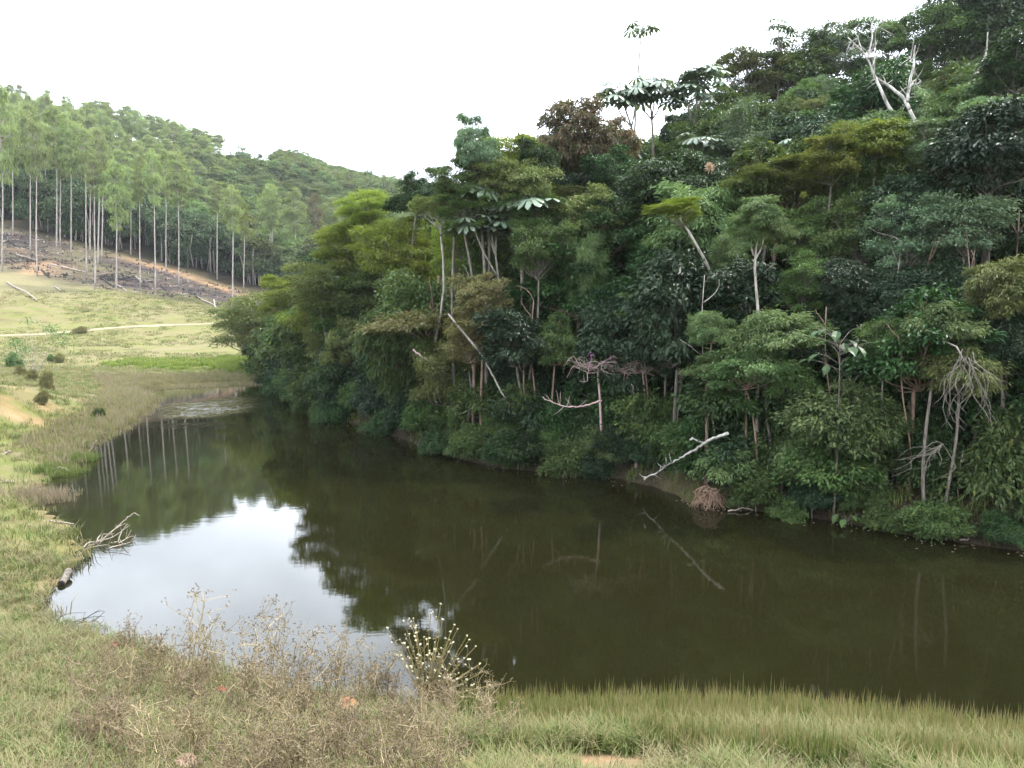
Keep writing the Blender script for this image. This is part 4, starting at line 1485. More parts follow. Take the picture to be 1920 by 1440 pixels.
# ------------------------------------------------------------------ cecropia trees with big lobed leaves
def cecropia_leaf():
    mb = MB()
    g = np.random.default_rng(3)
    for k in range(9):
        a = (k - 4) / 4 * 2.6
        L = 0.52 * (1 - 0.10 * abs(k - 4) / 2)
        d = np.array([math.cos(a), math.sin(a), 0])
        s = np.array([-d[1], d[0], 0])
        z = lambda t: np.array([0, 0, -0.20 * t * t])
        pts = [d * 0.02, d * L * .45 + s * .062 + z(.45) * L * 2, d * L * .8 + s * .085 + z(.8) * L * 2, d * L + z(1) * L * 2,
               d * L * .8 - s * .085 + z(.8) * L * 2, d * L * .45 - s * .062 + z(.45) * L * 2]
        mb.add(np.array(pts), np.array([(0, 1, 5), (2, 3, 4)]), np.array([(1, 2, 4, 5)]), g.uniform(.2, .9))
    mb.tube(np.array([[-0.55, 0, -0.18], [-0.25, 0, -0.02], [0, 0, 0]]), [.012, .010, .008], 4, .3, False)
    return mb.mesh('leaf', LM['ceca'])


CLEAF = cecropia_leaf()


def cecropia(px, py_base, tips, lab, hc=None, D=None, leaf_n=10, ls=1.1, leaf='ceca'):
    if D is None:
        C, gg = hit_forest(px, py_base, 2.5)
        D = C[1]
    B = at(px, py_base, D)
    gg = gz(B[0], D)
    e = empty('cecropia_tree', (B[0], D, gg), lab, 'tree', 'cecropia trees')
    o = np.array(e.location)
    mb = MB()
    top = at(tips[0][0], tips[0][1], D)
    main = poly_path([np.array([B[0], D, gg - .2]), B, B * .5 + top * .5 + np.array([random.uniform(-.15, .15), 0, 0]), top], 12)
    mb.tube(main - o, np.linspace(.065, .025, 12) * (1.5 if D > 33 else 1), 7, .5)
    for i, tp in enumerate(tips):
        T = at(tp[0], tp[1], D) + np.array([0, random.uniform(-.8, .8) if i else 0, 0])
        if i:
            s = main[np.argmin(np.abs(main[:, 2] - (T[2] - random.uniform(.8, 1.6))))]
            mb.tube(poly_path([s, s * .45 + T * .55 + np.array([0, 0, -.2]), T], 7) - o, np.linspace(.04, .022, 7), 6, .5)
        for k in range(leaf_n):
            a = k * 2.4 + random.uniform(-.3, .3)
            el = random.uniform(-.35, .55)
            d = np.array([math.cos(a) * math.cos(el), math.sin(a) * math.cos(el), math.sin(el)])
            s_ = random.uniform(.75, 1.15) * ls
            p = T - o + d * .55 * s_
            mobj('leaf', CLEAF, e, tuple(p), (random.uniform(-.25, .25), random.uniform(.0, .5), a), (s_, s_, s_), LM[leaf])
    mobj('trunk', mb.mesh('trunk', BK['grey' if D > 33 else 'pale'], True), e)
    return e


cecropia(935, 500, [(900, 362), (885, 420), (930, 430), (905, 395)], 'left cecropia of the silvery pair, lobed pale leaves on forked stem', D=26.8)
cecropia(978, 480, [(975, 372), (950, 400), (1000, 385)], 'right cecropia of the silvery pair, with wide silvery leaf rosettes', D=26.8)
cecropia(1207, 320, [(1160, 170), (1190, 185), (1148, 190)], 'leftmost cecropia of the tall cluster on the skyline', D=35)
cecropia(1225, 310, [(1215, 150), (1240, 185), (1200, 175), (1225, 165)], 'middle cecropia of the tall skyline cluster, densest leaves', D=35)
cecropia(1290, 300, [(1310, 130), (1325, 150), (1285, 160), (1300, 175)], 'rightmost cecropia of the tall cluster on the skyline', D=34)
cecropia(1180, 330, [(1165, 275), (1190, 290), (1150, 295)], 'low cecropia under the tall skyline cluster', D=33)
cecropia(1300, 330, [(1300, 262), (1318, 270)], 'small cecropia above the dark dome tree', leaf_n=7, D=31)
cecropia(1190, 235, [(1203, 55)], 'single thin cecropia rising alone above the skyline', leaf_n=8, D=47)
cecropia(1460, 120, [(1460, 45), (1475, 60)], 'small cecropia on the skyline at the upper right', leaf_n=7, D=48)
cecropia(1480, 300, [(1490, 275), (1510, 300)], 'small pale cecropia at the foot of the mottled slanting trunk', leaf_n=7, D=29)

# big-leaved understorey shrub with drooping oval leaves (1575, 650)
def big_leaf(L=0.42, W=0.22):
    mb = MB()
    V = np.array([[0, 0, 0], [.25 * L, W * .42, .02], [.6 * L, W * .5, 0], [L, 0, -.10], [.6 * L, -W * .5, 0], [.25 * L, -W * .42, .02], [.3 * L, 0, -.02], [.65 * L, 0, -.04]])
    mb.add(V, np.array([(0, 6, 1), (0, 5, 6), (7, 3, 2), (7, 4, 3)]), np.array([(1, 6, 7, 2), (6, 5, 4, 7)]), 0.5)
    return mb.mesh('leaf', LM['big'])


BIG = big_leaf()


def big_leaf_plant(name, px, py, D, spread, n, lab, s=1.0, stem=True):
    c = at(px, py, D)
    zg = max(gz(c[0], D), -0.05)
    e = empty(name, (c[0], D, zg), lab, 'plant')
    h = c[2] - zg
    mb = MB()
    for k in range(n):
        a = k * 2.4 + random.uniform(-.4, .4)
        r = spread * math.sqrt((k + .5) / n)
        p = np.array([math.cos(a) * r, math.sin(a) * r, h + random.uniform(-.5, .5) * spread])
        mb.tube(poly_path([(0, 0, max(.02, min(h, p[2] - .25))), (p[0] * .6, p[1] * .6, p[2] - .05), p], 6), np.linspace(.009, .004, 6), 4, .5)
        sc = s * random.uniform(.7, 1.2)
        mobj('leaf', BIG, e, tuple(p), (random.uniform(-.3, .3), random.uniform(.2, .9), a), (sc, sc, sc), LM['dark'] if n > 20 else LM['mid'])
    mb.tube(poly_path([(0, 0, -.1), (.05, 0, h * .5), (0, 0, h)], 6), np.linspace(.03, .012, 6) * (1 if h > 1 else .4), 5, .5)
    mobj('stem', mb.mesh('stem', BK['grey'], True), e)


big_leaf_plant('big_leaved_shrub', 1575, 645, hit_forest(1575, 645, 3.2)[0][1] - 1.5, 0.9, 26, 'shrub with large oval drooping leaves in the dark gap of the forest', 0.85)
big_leaf_plant('broad_leaved_plant', 1588, 972, on_level(1588, 985)[1], 0.33, 8, 'low plant with a few big bright leaves at the waterline', 0.62)
big_leaf_plant('broad_leaved_plant', 1640, 985, on_level(1640, 992)[1], 0.2, 5, 'small broad-leaved plant at the waterline, right of the bigger one', 0.55)


# ------------------------------------------------------------------ dead wood along the right bank
def dead_branch(name, pts, D0, D1, r0, r1, bark, lab, cat='branch', twigs=0, tl=0.5, extra=()):
    P = np.array(pix_path(pts, D0, D1))
    n = max(8, 4 * len(pts))
    PP = poly_path(P, n, 0.012)
    o = PP[0].copy()
    mb = MB()
    mb.tube(PP - o, np.linspace(r0, r1, n), 7, .5)
    for k in range(twigs):
        i = random.randrange(n // 3, n - 1)
        d = unit(np.array([random.uniform(-1, 1), random.uniform(-.6, .6), random.uniform(-.5, .9)]))
        q = PP[i] - o
        mb.tube(np.array([q, q + d * tl * .5 + np.array([0, 0, -.05]), q + d * tl + np.array([0, 0, random.uniform(-.1, .1)])]), [r1 * .9, r1 * .6, r1 * .3], 4, .5)
    for pp, a, b in extra:
        Q = poly_path(np.array(pix_path(pp, (D0 + D1) / 2)), 7) - o
        mb.tube(Q, np.linspace(a, b, 7), 5, .5)
    ob = mobj(name, mb.mesh(name, BK[bark], True), None, tuple(o))
    return tag(ob, lab, cat)


Dw = on_level(1210, 905)[1]
dead_branch('dead_branch', [(1366, 812), (1340, 820), (1322, 830), (1300, 846), (1280, 858), (1252, 872), (1232, 886), (1212, 894), (1207, 898)], 18.9, 20.9, .044, .016, 'white',
            'bleached white dead branch jutting from the bank over the water', twigs=7, tl=.28, extra=(([(1326, 832), (1305, 826), (1300, 822)], .035, .02), ([(1300, 822), (1293, 825)], .05, .02), ([(1212, 894), (1208, 901)], .03, .012)))
Df = hit_forest(930, 700, 2.4)[0][1]
dead_branch('dead_sapling', [(900, 660), (925, 705), (945, 745), (968, 780)], Df, Df - 1.2, .032, .03, 'pale', 'thin pale dead trunk slanting down right of the umbrella tree', 'sapling', extra=(([(840, 588), (870, 625), (900, 660)], .03, .05),))
dead_branch('dead_branch', [(775, 655), (800, 675), (835, 700)], hit_forest(800, 660, 3)[0][1] - 2, hit_forest(800, 660, 3)[0][1] - 2.4, .035, .03, 'pinky', 'pinkish limb slanting under the umbrella tree crown', 'branch')
Dp = hit_forest(1140, 700, 2.6)[0][1]
for q, (cx, cyy, lab) in enumerate([(1120, 690, 'tangle of dead pinkish twigs above the water, left half of the brushwood'), (1205, 695, 'tangle of dead grey-pink twigs, right half of the brushwood')]):
    c = at(cx, cyy, Dp - .5)
    mb = MB()
    for k in range(34):
        a = random.uniform(0, 6.28)
        L = random.uniform(.5, 1.3)
        p1 = np.array([math.cos(a) * L, math.sin(a) * L * .6, random.uniform(-.05, .35) * (1 if k % 4 else -1)])
        P = curve_path(np.array([random.uniform(-.3, .3), random.uniform(-.2, .2), random.uniform(-.1, .1)]), p1, 7, .12, -.1)
        mb.tube(P, np.linspace(.014, .005, 7), 4, .5, False)
        i = random.randrange(2, 6)
        mb.tube(np.array([P[i], P[i] + unit(np.random.default_rng(k).normal(size=3)) * .3]), [.007, .003], 3, .5, False)
    stem = np.array([[.2, 0, -(c[2] - gz(c[0], c[1]))], [.1, 0, -1.0], [0, 0, 0]])
    mb.tube(poly_path(stem, 8), np.linspace(.05, .03, 8), 6, .5)
    e = empty('brushwood', tuple(c), lab, 'brushwood')
    mobj('twigs', mb.mesh('twigs', BK['pinky'], True), e)
    lv = MB()
    gq = np.random.default_rng(q)
    n = 260
    lv.leaves(gq.normal(size=(n, 3)) * np.array([.7, .4, .16]) + np.array([0, 0, .12]), gq.normal(size=(n, 3)), gq.normal(size=(n, 3)) + np.array([0, 0, 1.]), .10, .035, gq.uniform(size=n))
    mobj('leaves', lv.mesh('leaves', LM['lance']), e)
for q, (a, b) in enumerate([(1108, 664), (1150, 668), (1137, 661)]):
    c = at(a, b, Dp - .6)
    mb = MB()
    gq = np.random.default_rng(q + 50)
    n = 26
    mb.leaves(gq.normal(size=(n, 3)) * .05, gq.normal(size=(n, 3)), gq.normal(size=(n, 3)), .045, .035, gq.uniform(size=n))
    mb.tube(np.array([[0, 0, 0], [0.02, 0, -.25], [0, 0.05, -.5]]), [.006, .006, .006], 4, .2)
    tag(mobj('pink_blossom', mb.mesh('pink_blossom', LM['pink']), None, tuple(c)),
        ['left pink blossom above the dead brushwood', 'right pink blossom above the dead brushwood', 'middle pink blossom above the dead brushwood'][q], 'blossom')
dead_branch('dead_sapling', [(1193, 880), (1189, 830), (1184, 800), (1187, 770), (1190, 740), (1184, 720)], Dw + .4, Dw + .6, .055, .03, 'pinky', 'thin bare pinkish trunk standing at the bank beside the brushwood', 'sapling',
            extra=(([(1187, 760), (1200, 766)], .02, .008), ([(1188, 785), (1200, 784), (1205, 795)], .018, .006), ([(1186, 790), (1180, 806)], .02, .01), ([(1180, 768), (1188, 765)], .012, .008)))
dead_branch('dead_branch', [(1128, 752), (1090, 762), (1060, 763), (1030, 752), (1018, 744)], Dp - 1.4, Dp - 1.6, .03, .01, 'pinky', 'curved dead bough hanging level left of the bare pinkish trunk', 'branch', twigs=7, tl=.4)
# root tangle
def tangle(name, px, py, D, r, n, bark, lab, hair=True):
    c = at(px, py, D)
    zg = max(gz(c[0], c[1]), -.02)
    c[2] = zg
    mb = MB()
    for k in range(n):
        a = random.uniform(0, 6.28)
        top = np.array([random.gauss(0, .12), random.gauss(0, .1), r * random.uniform(.7, 1.1)])
        end = np.array([math.cos(a) * r * random.uniform(.4, 1.2), math.sin(a) * r * .7 - .1, random.uniform(-.05, .2) * r])
        P = curve_path(top, end, 6, .10, -.12)
        mb.tube(P, np.linspace(random.uniform(.008, .02), .004, 6), 4, .5, False)
    ob = mobj(name, mb.mesh(name, BK[bark], True), None, tuple(c))
    return tag(ob, lab, 'roots')


tangle('root_tangle', 1328, 952, on_level(1328, 955)[1] + .25, .50, 90, 'root', 'brown root tangle on the open bank below the white dead branch')
tangle('dead_brush', 1140, 890, on_level(1140, 893)[1] + .35, .42, 60, 'root', 'brown clump of dead brush at the waterline left of the white branch')
tangle('dead_roots', 1065, 890, on_level(1065, 893)[1] + .05, .34, 26, 'dead', 'grey twiggy roots standing in the water at the bank')
dead_branch('driftwood', [(1098, 893), (1120, 884), (1140, 876)], on_level(1100, 893)[1], on_level(1100, 893)[1] + .3, .03, .02, 'dead', 'grey stick leaning out of the brown dead brush', 'stick')
dead_branch('driftwood', [(1365, 958), (1395, 950), (1420, 961), (1370, 955)], on_level(1390, 960)[1], on_level(1390, 960)[1] + .2, .02, .01, 'dead', 'thin bent stick lying at the waterline right of the root tangle', 'stick', twigs=5, tl=.4)
dead_branch('driftwood', [(1800, 1012), (1840, 1010), (1870, 1018)], on_level(1835, 1018)[1], on_level(1835, 1018)[1] + .1, .02, .01, 'dead', 'thin stick lying at the waterline near the right edge', 'stick', twigs=4, tl=.35)
dead_branch('driftwood', [(1678, 998), (1690, 985)], on_level(1680, 1000)[1], on_level(1680, 1000)[1] + .1, .02, .012, 'dead', 'short curved stick at the waterline under the leafy bushes', 'stick')
# drifting flecks of leaf litter along the right waterline
gq = np.random.default_rng(88)
Q = []
for k in range(4, len(RIGHT) - 1):
    a, b = RIGHT[k], RIGHT[k + 1]
    for q in range(8):
        p = a + (b - a) * gq.uniform() + np.array([gq.normal() * .1, -abs(gq.normal()) * .45 - .1])
        if lake_sd(p[None])[0] < -.05:
            Q.append((p[0], p[1], .006))
Q = np.array(Q)
mb = MB()
n = len(Q)
mb.leaves(Q, gq.normal(size=(n, 3)) * np.array([1, 1, .02]), np.repeat([[0, 0, 1.]], n, 0), gq.uniform(.04, .11, n), .035, gq.uniform(size=n), .05)
tag(mobj('drifting_litter', mb.mesh('drifting_litter', LM['dry'])), 'small drifting leaf flecks along the right waterline', 'litter', kind='stuff')
# hanging bare twigs at the right
Dh = hit_forest(1815, 690, 3.2)[0][1] - 1.6
c = at(1810, 680, Dh)
mb = MB()
for k in range(16):
    a = random.uniform(-1, 1)
    L = random.uniform(.4, 1.45)
    end = np.array([a * .6, random.uniform(-.4, .3), -L])
    P = curve_path(np.array([a * .15, 0, random.uniform(-.1, .3)]), end, 8, .09, 0)
    P[:, 0] += .07 * a * np.sin(np.linspace(0, 3.14, 8))
    mb.tube(P, np.linspace(.010, .003, 8), 4, .5, False)
    i = random.randrange(3, 7)
    mb.tube(np.array([P[i], P[i] + np.array([random.uniform(-.3, .3), 0, -.3])]), [.007, .003], 3, .5, False)
mb.tube(np.array([[0, 0, 0], [.1, .5, .3], [.2, 1.2, .4]]), [.015, .02, .02], 5, .5)
tag(mobj('hanging_twigs', mb.mesh('hanging_twigs', BK['grey'], True), None, tuple(c)), 'hanging fan of bare pale twigs near the right edge', 'twigs')
c = at(1745, 850, hit_forest(1745, 850, 1.6)[0][1] - .8)
mb = MB()
for k in range(13):
    end = np.array([random.uniform(-.9, .1), random.uniform(-.4, .3), random.uniform(-.6, .1)])
    P = curve_path(np.array([.25, 0, .2]), end, 8, .12)
    mb.tube(P, np.linspace(.009, .003, 8), 4, .5, False)
mb.tube(np.array([[.25, 0, .2], [.5, .5, .1], [.7, 1.1, -.2]]), [.015, .02, .025], 5, .5)
tag(mobj('bare_twigs', mb.mesh('bare_twigs', BK['grey'], True), None, tuple(c)), 'bare grey twigs spreading left in the dark gap below the hanging twigs', 'twigs')
# lianas
for pts, D, lab in [([(1805, 850), (1798, 885), (1796, 920), (1802, 975)], 17.0, 'pale liana hanging to the bank near the right edge'),
                    ([(1868, 880), (1876, 930), (1880, 1000)], 16.3, 'pale liana hanging at the far right above the water'),
                    ([(1826, 870), (1824, 925)], 17.4, 'short thin liana between the two longer lianas'),
                    ([(760, 700), (765, 750), (775, 800), (790, 825)], 31.5, 'grey hanging liana under the umbrella tree')]:
    dead_branch('liana', pts, D, D, .014, .010, 'pale', lab, 'liana')

# slim saplings and bare poles standing between the crowns
g = np.random.default_rng(77)
poles = []
for k in range(30):
    px = g.uniform(740, 1880)
    py = g.uniform(560, 800)
    C, gg = hit_forest(px, py, g.uniform(1.2, 2.6))
    H = g.uniform(3.0, 5.5)
    P = curve_path(np.array([0, 0, -.2]), np.array([g.normal() * .5, g.normal() * .2, H]), 10, .02, 0, g)
    mb = MB()
    mb.tube(P, np.linspace(.035, .014, 10) * g.uniform(.6, 1.2), 6, .5)
    for q in range(3):
        i = g.integers(5, 10)
        mb.tube(curve_path(P[i], P[i] + np.array([g.normal() * .5, g.normal() * .3, g.uniform(.4, .9)]), 5, .06, 0, g), np.linspace(.018, .006, 5), 4, .5)
    D = C[1] - .3
    x = C[0]
    while lake_sd(np.array([[x, D]]))[0] < .6:
        D += .4
    poles.append((px, x, D, mb, str(g.choice(['pale', 'grey', 'red']))))
poles.sort(key=lambda t: t[0])
for k, (px, x, D, mb, bk) in enumerate(poles):
    o = mobj('bare_sapling', mb.mesh('bare_sapling', BK[bk], True), None, (x, D, gz(x, D)))
    tag(o, 'thin bare sapling stem, %s from the left among the right bank trees' % ORD[k], 'sapling', 'thin bare sapling stems in the right bank forest')

# orchid-like pale bloom in the dark dome and a yellow leaf
for (a, b, hc, lf, lab) in [(1303, 342, 6.3, 'rust', 'pale pinkish dry leaf spray on top of the dark dome tree'), (1461, 391, 5.5, 'lime', 'small yellow leaf cluster right of the slender pale tree')]:
    C, gg = hit_forest(a, b, hc)
    mb = MB()
    gq = np.random.default_rng(a)
    n = 60
    d = gq.normal(size=(n, 3)) + np.array([0, 0, .5])
    mb.leaves(np.zeros((n, 3)), d, gq.normal(size=(n, 3)), .34, .06, gq.uniform(size=n))
    tag(mobj('leaf_spray', mb.mesh('leaf_spray', LM['dry'] if lf == 'rust' else LM['lime']), None, tuple(C + np.array([0, -1.9, 0.1])), (0, 0, 0), (.6, .6, .6) if lf == 'rust' else (.4, .4, .4)), lab, 'leaves')


# ------------------------------------------------------------------ grasses, reeds
def grass_mat(name, c0, c1, tip, straw=None, ps=0.3, trans=0.3):
    m, nd, lk, out = new_mat(name)
    oi = nd.new('ShaderNodeObjectInfo')
    t = attr(nd, 'rnd')
    base = mixc(nd, lk, oi.outputs['Random'], c0, c1)
    if straw:
        wn_ = nd.new('ShaderNodeTexWhiteNoise')
        wn_.noise_dimensions = '1D'
        lk.new(math_(nd, lk, 'MULTIPLY', oi.outputs['Random'], 731.1), wn_.inputs['W'])
        base = mixc(nd, lk, math_(nd, lk, 'LESS_THAN', wn_.outputs['Value'], ps), base, straw)
    col = mixc(nd, lk, ramp(nd, lk, t, 0.55, 1.0), base, tip)
    p = nd.new('ShaderNodeBsdfPrincipled')
    p.inputs['Roughness'].default_value = 0.6
    p.inputs['Specular IOR Level'].default_value = 0.25
    lk.new(col, p.inputs['Base Color'])
    tr = nd.new('ShaderNodeBsdfTranslucent')
    lk.new(col, tr.inputs['Color'])
    mx = nd.new('ShaderNodeMixShader')
    mx.inputs[0].default_value = trans
    lk.new(p.outputs[0], mx.inputs[1])
    lk.new(tr.outputs[0], mx.inputs[2])
    lk.new(mx.outputs[0], out.inputs['Surface'])
    return m


def tuft(seed, n, h, w, spread, bend, mat, hvar=0.4):
    g = np.random.default_rng(seed)
    mb = MB()
    for k in range(n):
        a = g.uniform(0, 6.283)
        p = np.array([math.cos(a), math.sin(a), 0]) * spread * math.sqrt(g.uniform())
        H = h * (1 - hvar * g.uniform())
        b = bend * H * g.uniform(.2, 1.2)
        a2 = g.uniform(0, 6.283)
        dv = np.array([math.cos(a2), math.sin(a2), 0])
        sv = np.array([-dv[1], dv[0], 0]) * w * .5 * g.uniform(.7, 1.2)
        pts = [p, p + dv * b * .25 + np.array([0, 0, H * .5]), p + dv * b + np.array([0, 0, H * (1 - .25 * min(1, bend))])]
        V = [pts[0] - sv, pts[0] + sv, pts[1] + sv * .8, pts[1] - sv * .8, pts[2]]
        mb.add(np.array(V), np.array([(3, 2, 4)]), np.array([(0, 1, 2, 3)]), np.array([0, 0, .5, .5, 1]))
    return mb.mesh('tuft', mat)


def sample_px(n, box, g, ok=None, zmin=0.02, sdmin=0.0):
    """random ground points uniform over metres in a world box (x0,x1,y0,y1)"""
    P = np.stack([g.uniform(box[0], box[1], n), g.uniform(box[2], box[3], n)], 1)
    z = ground_z(P[:, 0], P[:, 1])
    sd = lake_sd(P)
    px = 960 + FPX * P[:, 0] / np.maximum(P[:, 1], .5)
    py = 720 - FPX * (P[:, 1] * SP + (z - CAMZ) * CP) / np.maximum(.2, P[:, 1] * CP - (z - CAMZ) * SP)
    k = (px > -150) & (px < 2070) & (py < 1580) & (sd > sdmin)
    hz = hill_z(P[:, 0], P[:, 1])
    if ok is not None:
        k &= ok(P[:, 0], P[:, 1], z, sd, px, py, hz)
    P, z = P[k], z[k]
    return np.column_stack([P, z])


def put(name, protos, P, g, s0, s1, label, cat, tilt=0.12):
    n = len(P)
    rot = np.column_stack([g.normal(size=n) * tilt, g.normal(size=n) * tilt, g.uniform(0, 6.283, n)])
    return scatter(name, protos, P, rot, g.uniform(s0, s1, n), g.integers(0, len(protos), n), label, cat)


g = np.random.default_rng(90)
M_green = grass_mat('grass_green', (0.058, 0.100, 0.018), (0.115, 0.142, 0.034), (0.155, 0.155, 0.055))
M_straw = grass_mat('grass_straw', (0.105, 0.090, 0.036), (0.19, 0.158, 0.072), (0.24, 0.20, 0.105), (0.10, 0.125, 0.035), 0.35)
M_mead = grass_mat('grass_meadow', (0.100, 0.122, 0.030), (0.165, 0.162, 0.056), (0.20, 0.18, 0.075), (0.21, 0.175, 0.090), 0.26)
M_reed = grass_mat('reed_green', (0.040, 0.082, 0.010), (0.088, 0.122, 0.018), (0.23, 0.18, 0.078), (0.17, 0.145, 0.06), 0.25)
M_pink = grass_mat('reed_dry', (0.14, 0.125, 0.065), (0.21, 0.165, 0.105), (0.25, 0.19, 0.135))
M_bright = grass_mat('grass_bright', (0.085, 0.150, 0.014), (0.145, 0.190, 0.024), (0.17, 0.18, 0.04))

# foreground short grass under the weeds
no_earth = [(hit_ground(a, b), r) for a, b, r in ((930, 1434, .46), (985, 1430, .44), (1110, 1428, .38), (1150, 1434, .36))]


def fg_ok(x, y, z, sd, px, py, hz):
    k = hz < -1
    for c, r in no_earth:
        k &= np.hypot(x - c[0], (y - c[1]) * 1.3) > r
    return k


P = sample_px(30000, (-12, 9, 4.2, 15), g, lambda *a: fg_ok(*a) & (a[3] < 8) & (N1(a[0], a[1], .7) > -.22))
put('short_grass', [tuft(i, 16, .16, .007, .09, .9, M_green) for i in range(3)] + [tuft(10 + i, 16, .20, .006, .10, 1.0, M_straw) for i in range(7)],
    P, g, .6, 1.3, 'short green and straw-coloured grass on the near bank', 'grass')
# left bank, 13 to 45 m
P = sample_px(24000, (-46, -4, 12, 66), g, lambda x, y, z, sd, px, py, hz: (hz < -1) & (px < 480) & (N1(x, y, 1.2) > -.18) & ~((px < 75) & (py > 725) & (py < 800) & (N2(x, y, .9) < .06)))
put('bank_grass', [tuft(30 + i, 18, .26, .016, .22, .8, M_mead) for i in range(4)] + [tuft(40 + i, 16, .30, .014, .2, .9, M_straw) for i in range(2)] + [tuft(45 + i, 16, .24, .016, .2, .8, M_green) for i in range(2)],
    P, g, .6, 1.4, 'tussocky grass on the left bank', 'grass')
# meadow
P = sample_px(16000, (-85, 0, 62, 122), g, lambda x, y, z, sd, px, py, hz: (px < 640) & (py > 545) & (N1(x, y, 5) > -.05) & (hz < 2) & (np.abs(py - np.interp(px, [0, 60, 180, 330, 450, 520], [630, 629, 619, 609, 606, 605])) > 3))
put('meadow_grass', [tuft(60 + i, 16, .30, .045, .5, .8, (M_mead, M_mead, M_straw, M_mead, M_green)[i]) for i in range(5)], P, g, .4, 1.2, 'grazed grass tufts of the sunny meadow', 'grass')
P = sample_px(4200, (-40, -14, 62, 73), g, lambda x, y, z, sd, px, py, hz: (px > 190) & (px < 600) & (sd > .2) & (N2(x, y, 3) > -.08 + .3 * smooth(290, 200, px)))
put('bright_grass', [tuft(70 + i, 16, .5, .05, .3, .5, M_bright) for i in range(4)], P, g, .6, 1.2, 'bright yellow-green grass strip behind the far reeds', 'grass')


# reeds: near band at lower right
def reed_ok(x, y, z, sd, px, py, hz):
    return (hz < -1) & (sd < np.interp(px, [860, 960, 1300, 1920], [.3, 1.3, 2.5, 3.0]) + .5 * N1(x, y, .8)) & (px > 860)


P = sample_px(27000, (-1, 9, 5, 11.5), g, reed_ok, sdmin=-.2)
P[:, 2] = np.maximum(P[:, 2], -.1)
put('reeds', [tuft(80 + i, 7, (.40, .33, .44, .28, .38, .52)[i], .012, .10, (.16, .3, .1, .5, .2, .08)[i], M_reed, .55) for i in range(6)], P, g, .5, 1.15, 'dense band of upright green reeds with tan tips at the near waterline', 'reeds', .07)
P = sample_px(15000, (-1, 9, 4.5, 11), g, lambda x, y, z, sd, px, py, hz: (hz < -1) & (px > 840) & (sd > 1.6) & (sd < 6.5) & (N1(x, y, .9) > -.04) & fg_ok(x, y, z, sd, px, py, hz))
put('tussock_grass', [tuft(95 + i, 22, .34, .008, .10, .8, (M_green, M_straw, M_reed, M_mead, M_green, M_reed)[i]) for i in range(6)], P, g, .5, 1.3, 'tussocks of arching green grass behind the reeds', 'grass')
# reeds: far belt and left margin, standing in shallow water
PB = np.array([on_level(*p)[:2] for p in ((280, 712), (500, 708), (520, 722), (420, 725), (290, 731), (296, 748), (272, 775), (218, 806), (160, 834), (125, 850), (155, 800), (200, 745), (170, 715))])
P = sample_px(60000, (-42, -12, 24, 68), g, lambda x, y, z, sd, px, py, hz: inside(np.stack([x, y], 1), PB) | ((np.abs(sd) < .5) & (px < 520) & (y > 24)) | ((sd > -.3) & (sd < 1.9) & (px < 305) & (y > 26) & (y < 52)), sdmin=-9)
P = P[: 6500]
P[:, 2] = np.maximum(P[:, 2], -.15)
put('far_reeds', [tuft(110 + i, 8, .42, .024, .26, .25, M_pink if i < 3 else M_mead, .5) for i in range(6)], P, g, .5, 1.1, 'pinkish dry reeds standing in the shallows of the far shore', 'reeds', .08)
# two green reed clumps and a tan one on the left margin
for px, py, rr, n, mats, lab in [(105, 888, .75, 150, M_green, 'bright green reed clump on the left margin'), (150, 862, .6, 90, M_green, 'smaller green reed clump behind the bright one on the left margin'),
                                 (80, 935, .8, 120, M_pink, 'tan dry reed clump at the left margin below the green clumps')]:
    c = on_level(px, py)
    q = g.normal(size=(n, 2)) * np.array([rr * .5, rr * .45]) + c[:2]
    P = np.column_stack([q, np.maximum(ground_z(q[:, 0], q[:, 1]), -.1)])
    put('reed_clump', [tuft(130 + i, 12, .55, .014, .14, .35, mats, .5) for i in range(3)], P, g, .6, 1.1, lab, 'reeds', .15)
# rough grass on the open right bank
P = sample_px(20000, (-12, 14, 14, 40), g, lambda x, y, z, sd, px, py, hz: (hz > -1) & (sd < 1.0) & (px > 560) & (N1(x, y, 1.2) > -.1), sdmin=-.1)
put('bank_edge_grass', [tuft(150 + i, 14, .34, .014, .16, .9, M_green if i < 3 else M_straw) for i in range(4)], P, g, .6, 1.3, 'rough grass along the foot of the forest at the waterline', 'grass')


# ------------------------------------------------------------------ weeds of the near bank
M_stem = leaf_mat('weed_stem', (0.16, 0.125, 0.060), (0.34, 0.275, 0.15))
M_seed = leaf_mat('weed_seed', (0.060, 0.044, 0.028), (0.16, 0.125, 0.07), trans=.2)
M_stem2 = leaf_mat('weed_stem_olive', (0.15, 0.13, 0.05), (0.24, 0.19, 0.09))
M_fluff = leaf_mat('flower_fluff', (0.55, 0.50, 0.42), (0.78, 0.74, 0.68), trans=0.3)


